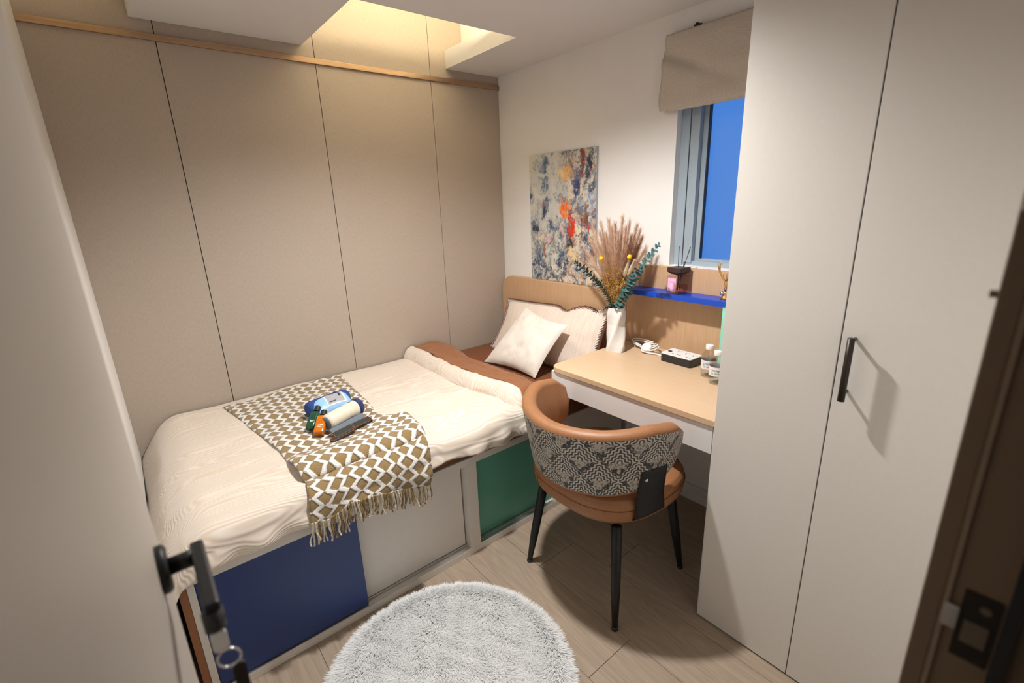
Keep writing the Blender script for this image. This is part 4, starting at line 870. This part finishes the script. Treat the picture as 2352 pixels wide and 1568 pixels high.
def bk_inner(u, v):       # padded inside, from top outer edge over the rim, down inside, to the bottom outer edge
    th = -TH0+2*TH0*u; zt, zb = back_edge(th); k = abs(th)/TH0; tk = interp(k, [0, .8, .95, 1], [.058, .056, .04, .004])
    ro_t, ro_b = rad_out(zt), rad_out(zb)
    if v < .3:
        a = PI*(v/.3); rr = tk/2; r = ro_t-rr+rr*math.cos(a); z = zt+rr*.75*math.sin(a)
    elif v < .8:
        q = (v-.3)/.5; r = (ro_t-tk)*(1-q)+(ro_b-tk)*q-.010*math.sin(PI*q); z = zt+(zb-zt)*q
    else:
        a = PI*((v-.8)/.2); rr = tk/2; r = ro_b-rr-rr*math.cos(a); z = zb-rr*.6*math.sin(a)
    x, y = ring(th, r); return (x, y, z)
mk('back_padding', B().grid(bk_inner, 80, 36), 'leather', ch, True)
def seat_fn(u, v):
    a = 2*PI*u; n = 2.7; ca, sa = math.cos(a), math.sin(a); r = 1/((abs(ca)**n+abs(sa)**n)**(1/n))
    prof = [(0, .386), (.80, .386), (.93, .392), (.985, .408), (1.0, .428), (.998, .447), (.975, .4475), (.998, .450), (.99, .468), (.95, .483), (.85, .492), (.5, .498), (0, .499)]
    f_ = v*(len(prof)-1); i = min(int(f_), len(prof)-2); g_ = f_-i; s_ = prof[i][0]+(prof[i+1][0]-prof[i][0])*g_; z = prof[i][1]+(prof[i+1][1]-prof[i][1])*g_
    return (CX+.270*r*s_*ca*(1-.06*(sa < 0)*abs(sa)), CY+.03+.262*r*s_*sa*.98, z)
mk('seat', B().grid(seat_fn, 72, 48), 'leather', ch, True)
sp_ = [seat_fn(k/72, 6.0/12) for k in range(73)]
mk('seat_piping', B().tube([V(p)+V(((p[0]-CX)*.028, (p[1]-CY)*.028, 0)) for p in sp_], .0017, 6), 'leather', ch, True)
mk('seat_seam', B().tube([V(seat_fn(.665, k/12*.5+.08))+V((-.0005, -.001, 0)) for k in range(13)], .0009, 5), 'blackp', ch, True)
mk('seat_base', B().prism([(CX+.21*px/.5, CY+.03+.20*py/.5) for px, py in rrect(1, 1, .3)], Matrix.Translation((0, 0, .376)), .0098), 'black', ch)
for (fx, fy), (tx, ty) in zip([onz(1216, 1288, 0)[:2], onz(1412, 1446, 0)[:2], onz(1562, 1303, 0)[:2], (1.215, -.462)], [(1.262, -.835), (1.625, -.835), (1.615, -.505), (1.255, -.505)]):
    top, ft = V((tx, ty, .380)), V((fx, fy, .001)); lg = mk('leg', B().tube([top, top.lerp(ft, .62), top.lerp(ft, .97)], [.0185, .0165, .0105], 16), 'black', ch, True)
    mk('foot_cap', B().tube([top.lerp(ft, .968), ft], [.0112, .0108], 14), 'blackp', lg, True)
for s_ in (1, -1):
    def plate(u, v):
        th = s_*math.radians(66+22*u); 
        if v < .62:
            q = v/.62; z = .605-(.605-.430)*q; r = rad_out(max(z, .50))+.004+.006*q; x, y = ring(th, r); return (x, y+.020*q*(u-.5)*1.5, z)
        q = (v-.62)/.38; x, y = ring(th, rad_out(.50)+.010); z = .430-.052*q; k = 1-.30*q**1.6; return (CX+(x-CX)*k, CY+(y-CY)*k+.020*(u-.5)*1.5, z)
    br = mk('bracket', B().grid(plate, 10, 24), 'black', ch, True, thick=.005)
    x, y = ring(s_*math.radians(70), rad_out(.575)+.006); mk('bracket_bolt', B().lathe([(.006, 0), (.006, .002), (.004, .0035), (.0005, .004)], 14, lk((x, y, .572), (CX+(x-CX)*1.1, CY+(y-CY)*1.1, .572))), 'chrome', br, True)

# ------------------------------------------------------------ fur rug
RC = V((1.460, -1.430)); RR = .385
rg = thing('fur_rug', 'round white long pile fur rug on the plank floor beside the bed', 'rug', (RC.x, RC.y, 0))
mk('rug_backing', B().lathe([(RR, .001), (RR+.004, .006), (RR-.004, .012), (RR-.02, .020), (.01, .022)], 96, Matrix.Translation((RC.x, RC.y, 0))), 'fur', rg, True)
NB = 90000
ang = RNG.random(NB)*2*PI; rad = np.sqrt(RNG.random(NB))*RR; bx, by = RC.x+rad*np.cos(ang), RC.y+rad*np.sin(ang)
def clump(x, y, s):
    gx, gy = np.floor(x/s), np.floor(y/s); h = np.sin(gx*127.1+gy*311.7)*43758.5453; h = h-np.floor(h); h2 = np.sin(gx*269.5+gy*183.3)*43758.5453; h2 = h2-np.floor(h2); return h, h2
h1, h2 = clump(bx+.012*np.sin(by*90), by+.012*np.sin(bx*80), .028); h3, h4 = clump(bx+.03*np.sin(by*30), by+.03*np.sin(bx*33), .085)
la = -.6+.45*np.sin(bx*19+3*np.sin(by*11))+.45*np.sin(by*27+2*np.sin(bx*15))+RNG.normal(0, .5, NB); lm_ = 1.05+.22*np.sin(bx*47+3*np.sin(by*39))+.5*RNG.random(NB); h1 = .5+.5*np.sin(bx*60+4*np.sin(by*31))
edge = np.clip((rad/RR-.86)/.14, 0, 1); lx = np.cos(la)*lm_*(1-edge)+np.cos(ang)*edge*1.3; ly = np.sin(la)*lm_*(1-edge)+np.sin(ang)*edge*1.3
ln = (.024+.010*RNG.random(NB)+.005*h1)*(1-.15*edge); nzv = np.sqrt(lx*lx+ly*ly+1)
wd_ = .0009+.0006*RNG.random(NB); wa = np.arctan2(ly, lx)+PI/2+RNG.normal(0, .35, NB); wx, wy = np.cos(wa)*wd_, np.sin(wa)*wd_
z0 = np.where(rad > RR-.02, .010, .020); mxx = bx+lx/nzv*ln*.45; myy = by+ly/nzv*ln*.45; mz = z0+1/nzv*ln*.62; ex = bx+lx/nzv*ln*1.1; ey = by+ly/nzv*ln*1.1; ez = z0+1/nzv*ln*(.95-.25*edge)
vv = np.stack([np.stack([bx-wx, by-wy, z0], 1), np.stack([bx+wx, by+wy, z0], 1), np.stack([mxx+wx, myy+wy, mz], 1), np.stack([mxx-wx, myy-wy, mz], 1), np.stack([ex, ey, ez], 1)], 1).reshape(-1, 3)-np.array(ORG[rg.name])
k5 = np.arange(NB)*5; tris = np.stack([k5, k5+1, k5+2, k5, k5+2, k5+3, k5+3, k5+2, k5+4], 1).reshape(-1).astype(np.int32)
me = bpy.data.meshes.new('fur_pile'); me.vertices.add(len(vv)); me.vertices.foreach_set('co', vv.astype(np.float32).ravel()); me.loops.add(len(tris)); me.loops.foreach_set('vertex_index', tris); npoly = len(tris)//3
me.polygons.add(npoly); me.polygons.foreach_set('loop_start', np.arange(npoly, dtype=np.int32)*3); me.update(calc_edges=True); me.validate(); me.materials.append(M['fur'])
fo = bpy.data.objects.new('fur_pile', me); COL.objects.link(fo); fo.parent = rg; fo['kind'] = 'stuff'
